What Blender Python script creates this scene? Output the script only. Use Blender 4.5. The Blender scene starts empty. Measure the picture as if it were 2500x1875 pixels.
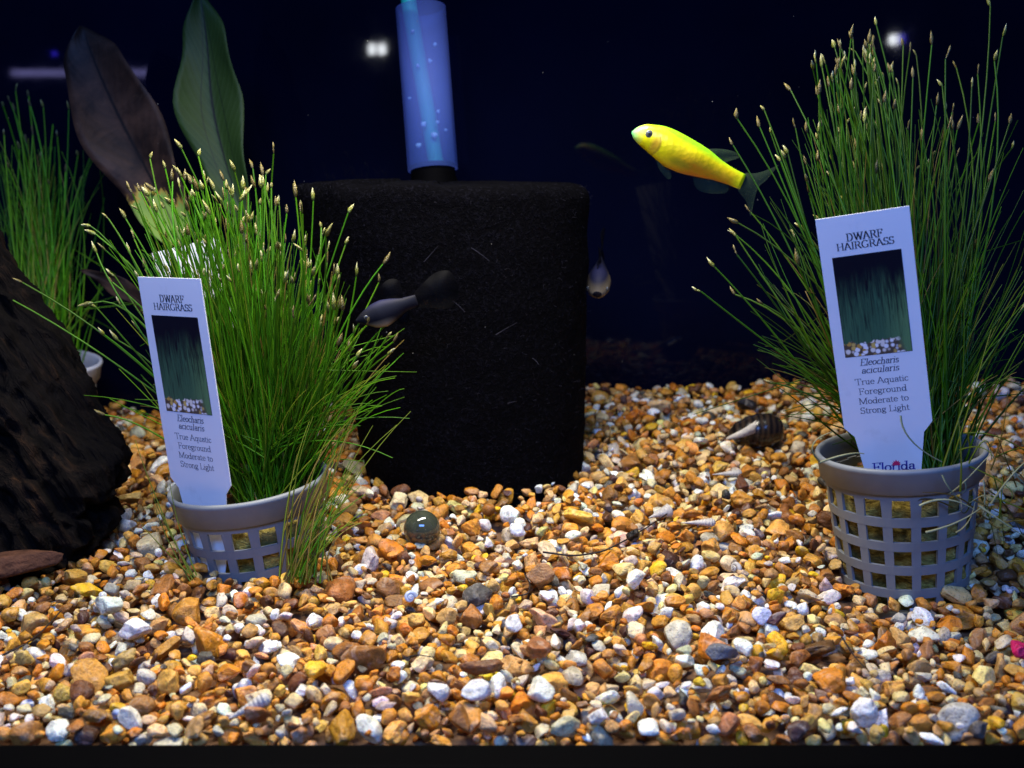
import bpy, bmesh, math, random
import numpy as np
from mathutils import Vector, Matrix, noise, Euler

rng = np.random.default_rng(7)
random.seed(7)
S = 0.01                      # every length below is written in centimetres
R = math.radians
sc = bpy.context.scene
col = sc.collection

# ------------------------------------------------------------------ camera
PITCH = R(11.3); FPX = 2681.0
CAM = np.array([0.0, -36.0, 14.5])
cd = bpy.data.cameras.new('camera'); cam = bpy.data.objects.new('camera', cd); col.objects.link(cam)
cam.location = CAM * S
cam.rotation_euler = (R(90) - PITCH, 0, 0)
cd.sensor_width = 36; cd.lens = 36 * FPX / 2500
cd.clip_start = 0.005; cd.clip_end = 50
cd.dof.use_dof = True; cd.dof.focus_distance = 0.355; cd.dof.aperture_fstop = 16
sc.camera = cam
FW = np.array([0, math.cos(PITCH), -math.sin(PITCH)]); UP = np.array([0, math.sin(PITCH), math.cos(PITCH)])
def at(px, py, d):
    """the point of the tank that lies d cm in front of the lens, for a spot in the photograph"""
    return CAM + d * (FW + np.array([1., 0, 0]) * (px - 1250) / FPX + UP * (937.5 - py) / FPX)

# ------------------------------------------------------------------ light
w = bpy.data.worlds.new('World'); sc.world = w; w.use_nodes = True
w.node_tree.nodes['Background'].inputs[0].default_value = (0.10, 0.20, 0.7, 1)
w.node_tree.nodes['Background'].inputs[1].default_value = 0.10
def area(name, loc, target, sx, sy, power, color):
    l = bpy.data.lights.new(name, 'AREA'); l.shape = 'RECTANGLE'; l.size = sx * S; l.size_y = sy * S
    l.energy = power; l.color = color
    o = bpy.data.objects.new(name, l); col.objects.link(o); o.location = Vector(loc) * S
    o.rotation_euler = (Vector(target) - Vector(loc)).to_track_quat('-Z', 'Y').to_euler()
    return o
area('hood_light', (-4.5, -3.5, 29), (-3.5, -5.5, 0), 22, 4, 1.30, (1.0, 0.93, 0.80)).data.spread = R(145)
area('room_light', (0, -75, 62), (0, 0, 8), 50, 20, 8.4, (0.14, 0.32, 1.0))

sc.view_settings.view_transform = 'Standard'; sc.view_settings.look = 'None'
sc.view_settings.exposure = 0; sc.view_settings.gamma = 1; sc.view_settings.use_curve_mapping = False
sc.cycles.max_bounces = 8; sc.cycles.transparent_max_bounces = 16
sc.cycles.caustics_reflective = False; sc.cycles.caustics_refractive = False
sc.cycles.sample_clamp_indirect = 4

# ------------------------------------------------------------------ helpers
def lin(r, g, b):
    f = lambda c: (c / 255 / 12.92) if c / 255 <= .04045 else ((c / 255 + .055) / 1.055) ** 2.4
    return (f(r), f(g), f(b))
def tag(o, label=None, cat=None, group=None, kind=None):
    if label: o['label'] = label
    if cat: o['category'] = cat
    if group: o['group'] = group
    if kind: o['kind'] = kind
    return o
def empty(name, loc, rot=None):
    o = bpy.data.objects.new(name, None); col.objects.link(o); o.location = Vector(loc) * S
    o.empty_display_size = 0.01
    if rot is not None: o.rotation_euler = rot
    o['_w'] = [float(c) for c in loc]
    return o
def raw_mesh(name, v, f, mat, smooth=True):
    v = np.asarray(v, float)
    me = bpy.data.meshes.new(name)
    me.from_pydata((v * S).tolist(), [], [list(map(int, q)) for q in f])
    me.materials.append(mat)
    if smooth: me.polygons.foreach_set('use_smooth', [True] * len(me.polygons))
    me.update()
    return me
def mesh(name, v, f, mat, parent=None, local=False, smooth=True, loc=None):
    """one mesh object; v in world cm unless local (then in the parent's own frame)"""
    v = np.asarray(v, float)
    if parent is not None and not local: v = v - np.array(parent['_w'])
    if parent is None:
        if loc is None: loc = v.mean(0)
        v = v - np.asarray(loc)
    o = bpy.data.objects.new(name, raw_mesh(name, v, f, mat, smooth)); col.objects.link(o)
    if parent is not None: o.parent = parent
    else:
        o.location = Vector(loc) * S; o['_w'] = [float(c) for c in loc]
    return o
def big_mesh(name, v, f, mat, cols=None, smooth=True):
    """numpy arrays straight into a mesh, f all triangles or all quads"""
    v = np.asarray(v, np.float32) * S; f = np.asarray(f, np.int32); k = f.shape[1]
    me = bpy.data.meshes.new(name)
    me.vertices.add(len(v)); me.vertices.foreach_set('co', v.ravel())
    me.loops.add(f.size); me.loops.foreach_set('vertex_index', f.ravel())
    me.polygons.add(len(f)); me.polygons.foreach_set('loop_start', np.arange(0, f.size, k, dtype=np.int32))
    me.polygons.foreach_set('use_smooth', np.full(len(f), smooth))
    if cols is not None:
        a = me.attributes.new('pcol', 'FLOAT_COLOR', 'POINT')
        c = np.ones((len(v), 4), np.float32); c[:, :3] = cols
        a.data.foreach_set('color', c.ravel())
    me.materials.append(mat); me.update(); me.validate()
    return me
def link(name, me, parent=None, loc=None):
    o = bpy.data.objects.new(name, me); col.objects.link(o)
    if parent is not None: o.parent = parent
    if loc is not None: o.location = Vector(loc) * S
    return o

class NT:
    """small node-tree writer"""
    def __init__(s, name):
        s.m = bpy.data.materials.new(name); s.m.use_nodes = True; s.t = s.m.node_tree
        s.b = s.t.nodes['Principled BSDF']; s.out = s.t.nodes['Material Output']
    def n(s, typ, **kw):
        x = s.t.nodes.new(typ)
        for k, v in kw.items():
            if k in x.inputs.keys() if isinstance(k, str) else False: pass
            setattr(x, k, v)
        return x
    def l(s, a, b): s.t.links.new(a, b)
    def noise(s, vec, scale, detail=3, rough=.55, dist=0):
        x = s.n('ShaderNodeTexNoise'); x.inputs['Scale'].default_value = scale
        x.inputs['Detail'].default_value = detail; x.inputs['Roughness'].default_value = rough
        x.inputs['Distortion'].default_value = dist
        if vec is not None: s.l(vec, x.inputs['Vector'])
        return x.outputs['Fac']
    def ramp(s, fac, stops, interp='LINEAR'):
        x = s.n('ShaderNodeValToRGB'); x.color_ramp.interpolation = interp
        e = x.color_ramp.elements
        while len(e) < len(stops): e.new(0.5)
        for i, (p, c) in enumerate(stops):
            e[i].position = p; e[i].color = (*c[:3], 1) if len(c) > 1 else (c[0],) * 3 + (1,)
        s.l(fac, x.inputs['Fac']); return x.outputs['Color']
    def mix(s, fac, a, b, mode='MIX'):
        x = s.n('ShaderNodeMix', data_type='RGBA', blend_type=mode)
        for i, val in ((0, fac), (6, a), (7, b)):
            if isinstance(val, (int, float)): x.inputs[i].default_value = val
            elif isinstance(val, tuple): x.inputs[i].default_value = (*val, 1)
            else: s.l(val, x.inputs[i])
        return x.outputs[2]
    def math(s, op, a, b=0.0, clamp=False):
        x = s.n('ShaderNodeMath', operation=op, use_clamp=clamp)
        for i, val in ((0, a), (1, b)):
            if isinstance(val, (int, float)): x.inputs[i].default_value = val
            else: s.l(val, x.inputs[i])
        return x.outputs[0]
    def bump(s, h, strength=.3, dist=.0005, normal=None):
        x = s.n('ShaderNodeBump'); x.inputs['Strength'].default_value = strength; x.inputs['Distance'].default_value = dist
        s.l(h, x.inputs['Height']); s.l(x.outputs[0], s.b.inputs['Normal']); return x.outputs[0]
    def coord(s, which='Object'): return s.n('ShaderNodeTexCoord').outputs[which]
    def pos(s): return s.n('ShaderNodeNewGeometry').outputs['Position']
    def scale(s, vec, xyz):
        x = s.n('ShaderNodeMapping'); x.inputs['Scale'].default_value = xyz; s.l(vec, x.inputs['Vector']); return x.outputs[0]
    def set(s, **kw):
        for k, v in kw.items():
            i = s.b.inputs[k.replace('_', ' ')]
            if isinstance(v, tuple): i.default_value = (*v, 1) if len(v) == 3 else v
            elif isinstance(v, (int, float)): i.default_value = v
            else: s.l(v, i)
        return s

def plain(name, c, rough=.5, spec=.5, var=.12, nscale=300, bump=0.0, bdist=.0002):
    t = NT(name); p = t.coord('Object')
    nf = t.noise(p, nscale, 4)
    c2 = tuple(x * (1 - var * 2) for x in c)
    t.set(Base_Color=t.mix(nf, c2, tuple(min(1, x * (1 + var)) for x in c)), Roughness=rough)
    t.b.inputs['Specular IOR Level'].default_value = spec
    if bump: t.bump(nf, bump, bdist)
    return t.m
def translucent(t, color, amount, transp=0.0, tcol=(1, 1, 1)):
    """adds light passing through thin leaves, fins and tube walls"""
    tr = t.n('ShaderNodeBsdfTranslucent'); ms = t.n('ShaderNodeMixShader'); ms.inputs[0].default_value = amount
    if isinstance(color, tuple): tr.inputs[0].default_value = (*color, 1)
    else: t.l(color, tr.inputs[0])
    t.l(t.b.outputs[0], ms.inputs[1]); t.l(tr.outputs[0], ms.inputs[2])
    last = ms.outputs[0]
    if transp:
        tp = t.n('ShaderNodeBsdfTransparent'); tp.inputs[0].default_value = (*tcol, 1)
        m2 = t.n('ShaderNodeMixShader'); m2.inputs[0].default_value = transp
        t.l(last, m2.inputs[1]); t.l(tp.outputs[0], m2.inputs[2]); last = m2.outputs[0]
    t.l(last, t.out.inputs['Surface'])

# ------------------------------------------------------------------ the setting
GLASS_Y, BACK_Y = -10.6, 19.0
def ground(x, y):
    x = np.asarray(x, float); y = np.asarray(y, float)
    side = 1 / (1 + np.exp(-(x - 1) / 3.0))
    left = np.interp(y, [-11, -3, 4, 19], [0.35, 1.35, 1.75, 2.0])
    right = np.interp(y, [-11, -3, 4, 12, 19], [0.35, 1.40, 2.1, 2.9, 3.4])
    z = left * (1 - side) + right * side
    z = z + 0.22 * np.sin(x * .55 + y * .3 + .6) * np.clip((y + 11) / 5, 0, 1) * .6 + 0.1 * np.sin(x * 1.3 - y * .9)
    z = z - 0.55 * np.exp(-((x - 0.5) ** 2 / 7 + (y - 0) ** 2 / 4))
    z = z - 0.42 * np.exp(-((x - 12.8) ** 2 / 10 + (y + 4.8) ** 2 / 5))
    return z

M = {}
def sand_mat():
    t = NT('gravel_bed'); p = t.pos()
    t.set(Base_Color=t.ramp(t.noise(p, 260, 4), [(.3, lin(70, 48, 30)), (.6, lin(120, 84, 50)), (.8, lin(150, 125, 95))]), Roughness=.8)
    t.bump(t.noise(p, 500, 3), .6, .001)
    return t.m
def pebble_mat(src):
    t = NT('pebble_' + src)
    if src == 'attr':
        a = t.n('ShaderNodeAttribute', attribute_name='pcol'); c = a.outputs['Color']
    else:
        oi = t.n('ShaderNodeObjectInfo'); c = oi.outputs['Color']
    p = t.pos()
    n1 = t.noise(p, 330, 4, .65); n2 = t.noise(p, 1300, 3, .6); n3 = t.noise(p, 190, 4, .6, 1.0)
    dark = t.mix(.5, c, (.02, .012, .006)); pale = t.mix(.45, c, (.75, .66, .52))
    c1 = t.mix(t.ramp(n1, [(.34, (1.,)), (.54, (0.,))]), c, dark)
    c2 = t.mix(t.ramp(n3, [(.55, (0.,)), (.70, (.6,))]), c1, pale)
    pit = t.ramp(n2, [(.32, (.6,)), (.42, (0.,))])
    c3 = t.mix(pit, c2, (.05, .025, .01))
    t.set(Base_Color=c3, Roughness=t.math('MULTIPLY_ADD', n1, .4))
    t.b.inputs['Roughness'].default_value = .4
    ra = t.ramp(n3, [(.3, (.30,)), (.7, (.62,))]); t.l(ra, t.b.inputs['Roughness'])
    t.b.inputs['Specular IOR Level'].default_value = .28
    t.b.inputs['Subsurface Weight'].default_value = .4; t.b.inputs['Subsurface Radius'].default_value = (1.0, .7, .45); t.b.inputs['Subsurface Scale'].default_value = .0016
    t.bump(t.math('ADD', n1, t.math('MULTIPLY', n2, .6)), .55, .0012)
    return t.m
M['sand'] = sand_mat(); M['peb_attr'] = pebble_mat('attr'); M['peb_obj'] = pebble_mat('object')

gx = np.linspace(-34, 34, 120); gy = np.linspace(GLASS_Y - .8, BACK_Y, 60)
GX, GY = np.meshgrid(gx, gy)
gv = np.stack([GX.ravel(), GY.ravel(), (ground(GX, GY) - .55).ravel()], -1)
gi = np.arange(120 * 60).reshape(60, 120)
gf = np.stack([gi[:-1, :-1].ravel(), gi[:-1, 1:].ravel(), gi[1:, 1:].ravel(), gi[1:, :-1].ravel()], -1)
bed = mesh('gravel_bed', gv, gf, M['sand'], loc=(0, 0, 0)); tag(bed, kind='structure')

def wall_mat():
    t = NT('black_backing'); p = t.pos()
    n = t.noise(p, 9, 4, .6); n2 = t.noise(p, 60, 5, .7)
    t.set(Base_Color=t.mix(n, (.0004, .0006, .0028), (.002, .003, .013)), Roughness=t.ramp(n2, [(.3, (.015,)), (.75, (.05,))]))
    t.b.inputs['Specular IOR Level'].default_value = .12
    return t.m
def box(c, s):
    c = np.array(c, float); h = np.array(s, float) / 2
    v = np.array([[x, y, z] for x in (-1, 1) for y in (-1, 1) for z in (-1, 1)]) * h + c
    return v, [(0, 1, 3, 2), (4, 6, 7, 5), (0, 4, 5, 1), (2, 3, 7, 6), (0, 2, 6, 4), (1, 5, 7, 3)]
def bevel(o, width, seg=2):
    m = o.modifiers.new('bevel', 'BEVEL'); m.width = width * S; m.segments = seg; m.limit_method = 'ANGLE'
M['wall'] = wall_mat()
v, f = box((0, BACK_Y + .5, 18), (76, 1.0, 44)); o = mesh('back_wall', v, f, M['wall'], smooth=False); tag(o, kind='structure')
M['black_plastic'] = plain('black_plastic', (.0006, .0006, .0008), .7, .02, .1, 200, .1)
v, f = box((0, GLASS_Y - 1.5, -.58), (76, 1.1, 2.6)); o = mesh('tank_frame', v, f, M['black_plastic'], smooth=False); bevel(o, .12)
tag(o, 'black plastic bottom rim of the aquarium along the lower edge', 'tank frame')

# ------------------------------------------------------------------ gravel
def ico(sub):
    bm = bmesh.new(); bmesh.ops.create_icosphere(bm, subdivisions=sub, radius=1)
    v = np.array([x.co[:] for x in bm.verts]); f = np.array([[q.index for q in p.verts] for p in bm.faces]); bm.free(); return v, f
def stone_shape(v, k, cuts, amp):
    r = np.random.default_rng(100 + k); p = v.copy()
    for _ in range(cuts):
        n = r.normal(size=3); n /= np.linalg.norm(n); d = r.uniform(.42, .85)
        h = p @ n; over = np.clip(h - d, 0, None); p -= np.outer(over, n) * r.uniform(.75, 1)
    off = r.uniform(-50, 50, 3)
    q = np.array([noise.noise(Vector(x * 1.3 + off)) + .45 * noise.noise(Vector(x * 3.1 + off)) for x in v])
    p *= (1 + amp * q)[:, None]
    p -= (p.max(0) + p.min(0)) / 2
    return p / (np.abs(p).max(0))
V2, F2 = ico(3); V3, F3 = ico(4); V1, F1 = ico(2)
NPROTO = 22
cuts = [random.choice((5, 7, 9, 12, 16)) for _ in range(NPROTO)]; amps = [random.uniform(.06, .26) for _ in range(NPROTO)]
P2 = [stone_shape(V2, k, cuts[k], amps[k]) for k in range(NPROTO)]; P1 = [stone_shape(V1, k, cuts[k], amps[k]) for k in range(NPROTO)]

PAL = [((206, 142, 48), .19), ((198, 124, 28), .15), ((220, 164, 72), .12), ((156, 102, 42), .10), ((196, 152, 86), .09), ((226, 192, 126), .09), ((216, 196, 150), .08),
       ((252, 244, 218), .115), ((206, 196, 168), .09), ((236, 210, 128), .035), ((110, 68, 36), .05), ((80, 48, 36), .015), ((80, 76, 66), .015), ((234, 180, 34), .025), ((202, 138, 82), .015)]
PW = np.array([x[1] for x in PAL]); PW /= PW.sum(); PC = np.array([lin(*x[0]) for x in PAL])

RES = .07
X0, X1, Y0, Y1 = -31., 31., GLASS_Y - .75, BACK_Y - .1
nx, ny = int((X1 - X0) / RES), int((Y1 - Y0) / RES)
cx = X0 + (np.arange(nx) + .5) * RES; cy = Y0 + (np.arange(ny) + .5) * RES
CX, CY = np.meshgrid(cx, cy)
H = ground(CX, CY) - .55
TOPID = -np.ones((ny, nx), int)
# what stands in the gravel: pots, filter, wood keep the stones out of their own volume
POT_L = (np.array([-8.72, -0.95, 4.2]), (R(2), R(-6), 0)); POT_R = (np.array([12.40, -1.98, 5.55]), (0, R(-5.8), 0)); POT_B = (np.array([-21.8, 14.2, 5.5]), (R(3), R(4), 0))
SPONGE = np.array([-1.45, 8.3])
blocks = [(-8.5, -1.0, 2.12), (12.75, -2.0, 2.1), (-21.8, 14.2, 2.05), (SPONGE[0], SPONGE[1], 4.2)]
def blocked(x, y):
    for bx, by, br in blocks:
        if (x - bx) ** 2 + (y - by) ** 2 < br * br: return True
    return False
stones = []
def try_stone(sz, n_cand, xy=None):
    a = sz / 2; b = a * rng.uniform(.55, .95); c = a * rng.uniform(.34, .80)
    e = Euler((rng.normal(0, .45), rng.normal(0, .45), rng.uniform(0, 6.28)))
    Rm = np.array(e.to_matrix()); A = Rm @ np.diag([1 / a ** 2, 1 / b ** 2, 1 / c ** 2]) @ Rm.T
    k = int(a / RES) + 1
    g = np.arange(-k, k + 1) * RES; gxx, gyy = np.meshgrid(g, g)
    bb = A[0, 2] * gxx + A[1, 2] * gyy
    cc = A[0, 0] * gxx ** 2 + 2 * A[0, 1] * gxx * gyy + A[1, 1] * gyy ** 2 - 1
    disc = bb * bb - A[2, 2] * cc; ok = disc > 0
    sq = np.sqrt(np.clip(disc, 0, None)); bot = (-bb - sq) / A[2, 2]; top = (-bb + sq) / A[2, 2]
    best = None
    for _ in range(n_cand):
        y = Y0 + .45 + (Y1 - Y0 - .6) * rng.random() ** 1.12
        hw = .5 * (y + 36) + 1.2
        x = rng.uniform(-hw, hw)
        if xy is not None: x, y = xy
        i, j = int((x - X0) / RES), int((y - Y0) / RES)
        if i < k + 1 or j < k or i >= nx - k - 1 or j >= ny - k or blocked(x, y): continue
        hh = H[j - k:j + k + 1, i - k:i + k + 1]
        z = np.max(np.where(ok, hh - bot, -1e9))
        rel = z - ground(x, y)
        if best is None or rel < best[0]: best = (rel, x, y, z, i, j)
    if best is None: return None
    rel, x, y, z, i, j = best
    if rel > .42: return None
    z -= .12 * c          # real stones are knobbly and settle into one another
    hh = H[j - k:j + k + 1, i - k:i + k + 1]; tid = TOPID[j - k:j + k + 1, i - k:i + k + 1]
    up = ok & (z + top > hh)
    hh[up] = (z + top)[up]; tid[up] = len(stones)
    stones.append((x, y, z, a, b, c, Rm))
    return len(stones) - 1
for n in range(21000):
    sz = float(np.clip(rng.lognormal(-.72, .36) if rng.random() < .72 else rng.lognormal(-1.25, .25), .18, 1.2))
    try_stone(sz, 3)
ids, cnt = np.unique(TOPID[TOPID >= 0], return_counts=True)
seen = {int(i): int(c) for i, c in zip(ids, cnt) if c * RES * RES > .02}
def px_area(i):
    x, y = stones[i][0], stones[i][1]; return seen[i] / (y + 38) ** 2
order = sorted((i for i in seen if abs(stones[i][0]) < .465 * (stones[i][1] + 36.5)), key=px_area, reverse=True)
big = set(order[:300])
def stone_col():
    c = PC[rng.choice(len(PC), p=PW)] * rng.uniform(.75, 1.1)
    c = c * (1 + rng.normal(0, .06, 3)); return np.clip(c, .005, .86)
vs, cs, fs, base = [], [], [], 0
for i in seen:
    if i in big: continue
    x, y, z, a, b, c, Rm = stones[i]
    far = y > 9 or a < .15
    p = (P1 if far else P2)[i % NPROTO] * (a, b, c) @ Rm.T + (x, y, z)
    if len(p):
        vs.append(p); fs.append((F1 if far else F2) + base); base += len(p); cs.append(np.tile(stone_col(), (len(p), 1)))
print('stones', len(seen))
me = big_mesh('gravel', np.concatenate(vs), np.concatenate(fs), M['peb_attr'], np.concatenate(cs))
g = link('gravel', me, bed); tag(g, kind='stuff')
P3 = [big_mesh('pebble', stone_shape(V3, k, cuts[k], amps[k]), F3, M['peb_obj']) for k in range(NPROTO)]
for i in order[:300]:
    x, y, z, a, b, c, Rm = stones[i]
    o = link('pebble', P3[i % NPROTO], bed, (x, y, z)); o.rotation_euler = Matrix(Rm.tolist()).to_euler(); o.scale = (a, b, c)
    o.color = (*stone_col(), 1)
def top_at(x, y):
    i, j = int((x - X0) / RES), int((y - Y0) / RES)
    return float(H[max(0, j - 2):j + 3, max(0, i - 2):i + 3].max())

# ------------------------------------------------------------------ net pots
M['pot'] = plain('grey_pot_plastic', lin(120, 123, 122), .45, .3, .08, 250, .08)
M['pot_white'] = plain('white_pot_plastic', lin(205, 207, 212), .42, .4, .06, 250)
def wool_mat():
    t = NT('rock_wool'); p = t.pos()
    n = t.noise(t.scale(p, (1, 1, 2.2)), 240, 5, .7, 1.5); n2 = t.noise(p, 60, 3)
    c = t.ramp(n, [(.28, lin(60, 50, 16)), (.46, lin(156, 130, 44)), (.60, lin(204, 180, 80)), (.78, lin(232, 218, 150))])
    t.set(Base_Color=t.mix(t.ramp(n2, [(.4, (.0,)), (.6, (.6,))]), c, lin(76, 74, 36)), Roughness=.9)
    t.bump(n, .9, .002); return t.m
M['wool'] = wool_mat()
M['soil'] = plain('dark_root_mat', lin(44, 40, 30), .9, .2, .5, 300, .9, .002)
def revolve(prof, n=64, a0=0, a1=2 * math.pi, closed=True):
    """prof: closed list of (r, z)"""
    m = len(prof); full = abs(a1 - a0 - 2 * math.pi) < 1e-6
    k = n if full else n + 1
    v = [(r * math.cos(a0 + (a1 - a0) * i / n), r * math.sin(a0 + (a1 - a0) * i / n), z) for i in range(k) for r, z in prof]
    f = []
    for i in range(n):
        i2 = (i + 1) % k
        for j in range(m if closed else m - 1):
            j2 = (j + 1) % m
            f.append((i * m + j, i2 * m + j, i2 * m + j2, i * m + j2))
    if not full and closed:
        f.append(tuple(range(m))[::-1]); f.append(tuple((k - 1) * m + j for j in range(m)))
    return v, f
POT_H = 5.0
def wall_r(z): return 2.36 + (1.92 - 2.36) * (-z - .7) / (POT_H - .7)
def net_pot(loc, rot, mat, label, name='net_pot', carve=245):
    root = empty(name, loc, rot); tag(root, label, 'pot', 'net pots in the gravel')
    lip = [(2.44, -.02), (2.47, .06), (2.53, .1), (2.60, .07), (2.63, 0), (2.61, -.08), (2.56, -.14), (2.50, -.72), (2.40, -.76), (2.36, -.70), (2.40, -.2)]
    v, f = revolve(lip, 72); mesh('rim', v, f, mat, root, True)
    th = .10
    zs = np.linspace(-.70, -POT_H, 8)
    hw = .15
    v, f = [], []
    for z in zs:                              # one rib, later copied round the pot
        r = wall_r(z); h = hw * (r / 2.3) * (1.25 if z > -.8 or z < -POT_H + .2 else 1)
        v += [(r, -h, z), (r, h, z), (r - th, h * .9, z), (r - th, -h * .9, z)]
    for i in range(len(zs) - 1):
        for j in range(4): f.append((i * 4 + j, i * 4 + (j + 1) % 4, (i + 1) * 4 + (j + 1) % 4, (i + 1) * 4 + j))
    f += [(3, 2, 1, 0), tuple(len(v) - 4 + j for j in range(4))]
    me = raw_mesh('rib', v, f, mat, False)
    N = 17
    for i in range(N):
        o = link('rib', me, root); o.rotation_euler = (0, 0, 2 * math.pi * (i + .35) / N)
    for k in range(6):
        z0 = -.74 - .80 * k; hgt = .29 if k else .2
        z1 = z0 - hgt
        pr = [(wall_r(z0) + .012, z0), (wall_r(z1) + .012, z1), (wall_r(z1) - th, z1), (wall_r(z0) - th, z0)]
        v, f = revolve(pr, 68); mesh('ring', v, f, mat, root, True, smooth=False)
    v, f = revolve([(0.01, -POT_H), (1.9, -POT_H), (1.9, -POT_H + .12), (0.01, -POT_H + .12)], 40, closed=True); mesh('base', v, f, mat, root, True)
    # plug of rock wool: a knobbly frustum just inside the ribs
    n, m = 90, 30; v, f = [], []
    for j in range(m + 1):
        z = -1.05 - (POT_H - 1.15) * j / m
        for i in range(n):
            a = 2 * math.pi * i / n; r = wall_r(z) - th + .02 - .5 * math.exp(-((a - R(carve) + math.pi) % (2 * math.pi) - math.pi) ** 2 / .32)
            q = noise.noise(Vector((math.cos(a) * 3.2, math.sin(a) * 3.2, z * 1.5))) + .6 * noise.noise(Vector((math.cos(a) * 9, math.sin(a) * 9, z * 4)))
            r += -.04 + .16 * q; v.append((r * math.cos(a), r * math.sin(a), z))
    for j in range(m):
        for i in range(n): f.append((j * n + i, j * n + (i + 1) % n, (j + 1) * n + (i + 1) % n, (j + 1) * n + i)[::-1])
    v.append((0, 0, -.95)); f += [(len(v) - 1, i, (i + 1) % n) for i in range(n)]
    mesh('rock_wool', v, f, M['wool'], root, True)
    return root
pot_l = net_pot(*POT_L, M['pot'], 'grey plastic net pot half sunk in gravel beside the driftwood')
pot_r = net_pot(*POT_R, M['pot'], 'grey net pot with open square holes in the far right gravel')
pot_b = net_pot(*POT_B, M['pot_white'], 'pale pot rim peeking out behind the driftwood')

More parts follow.
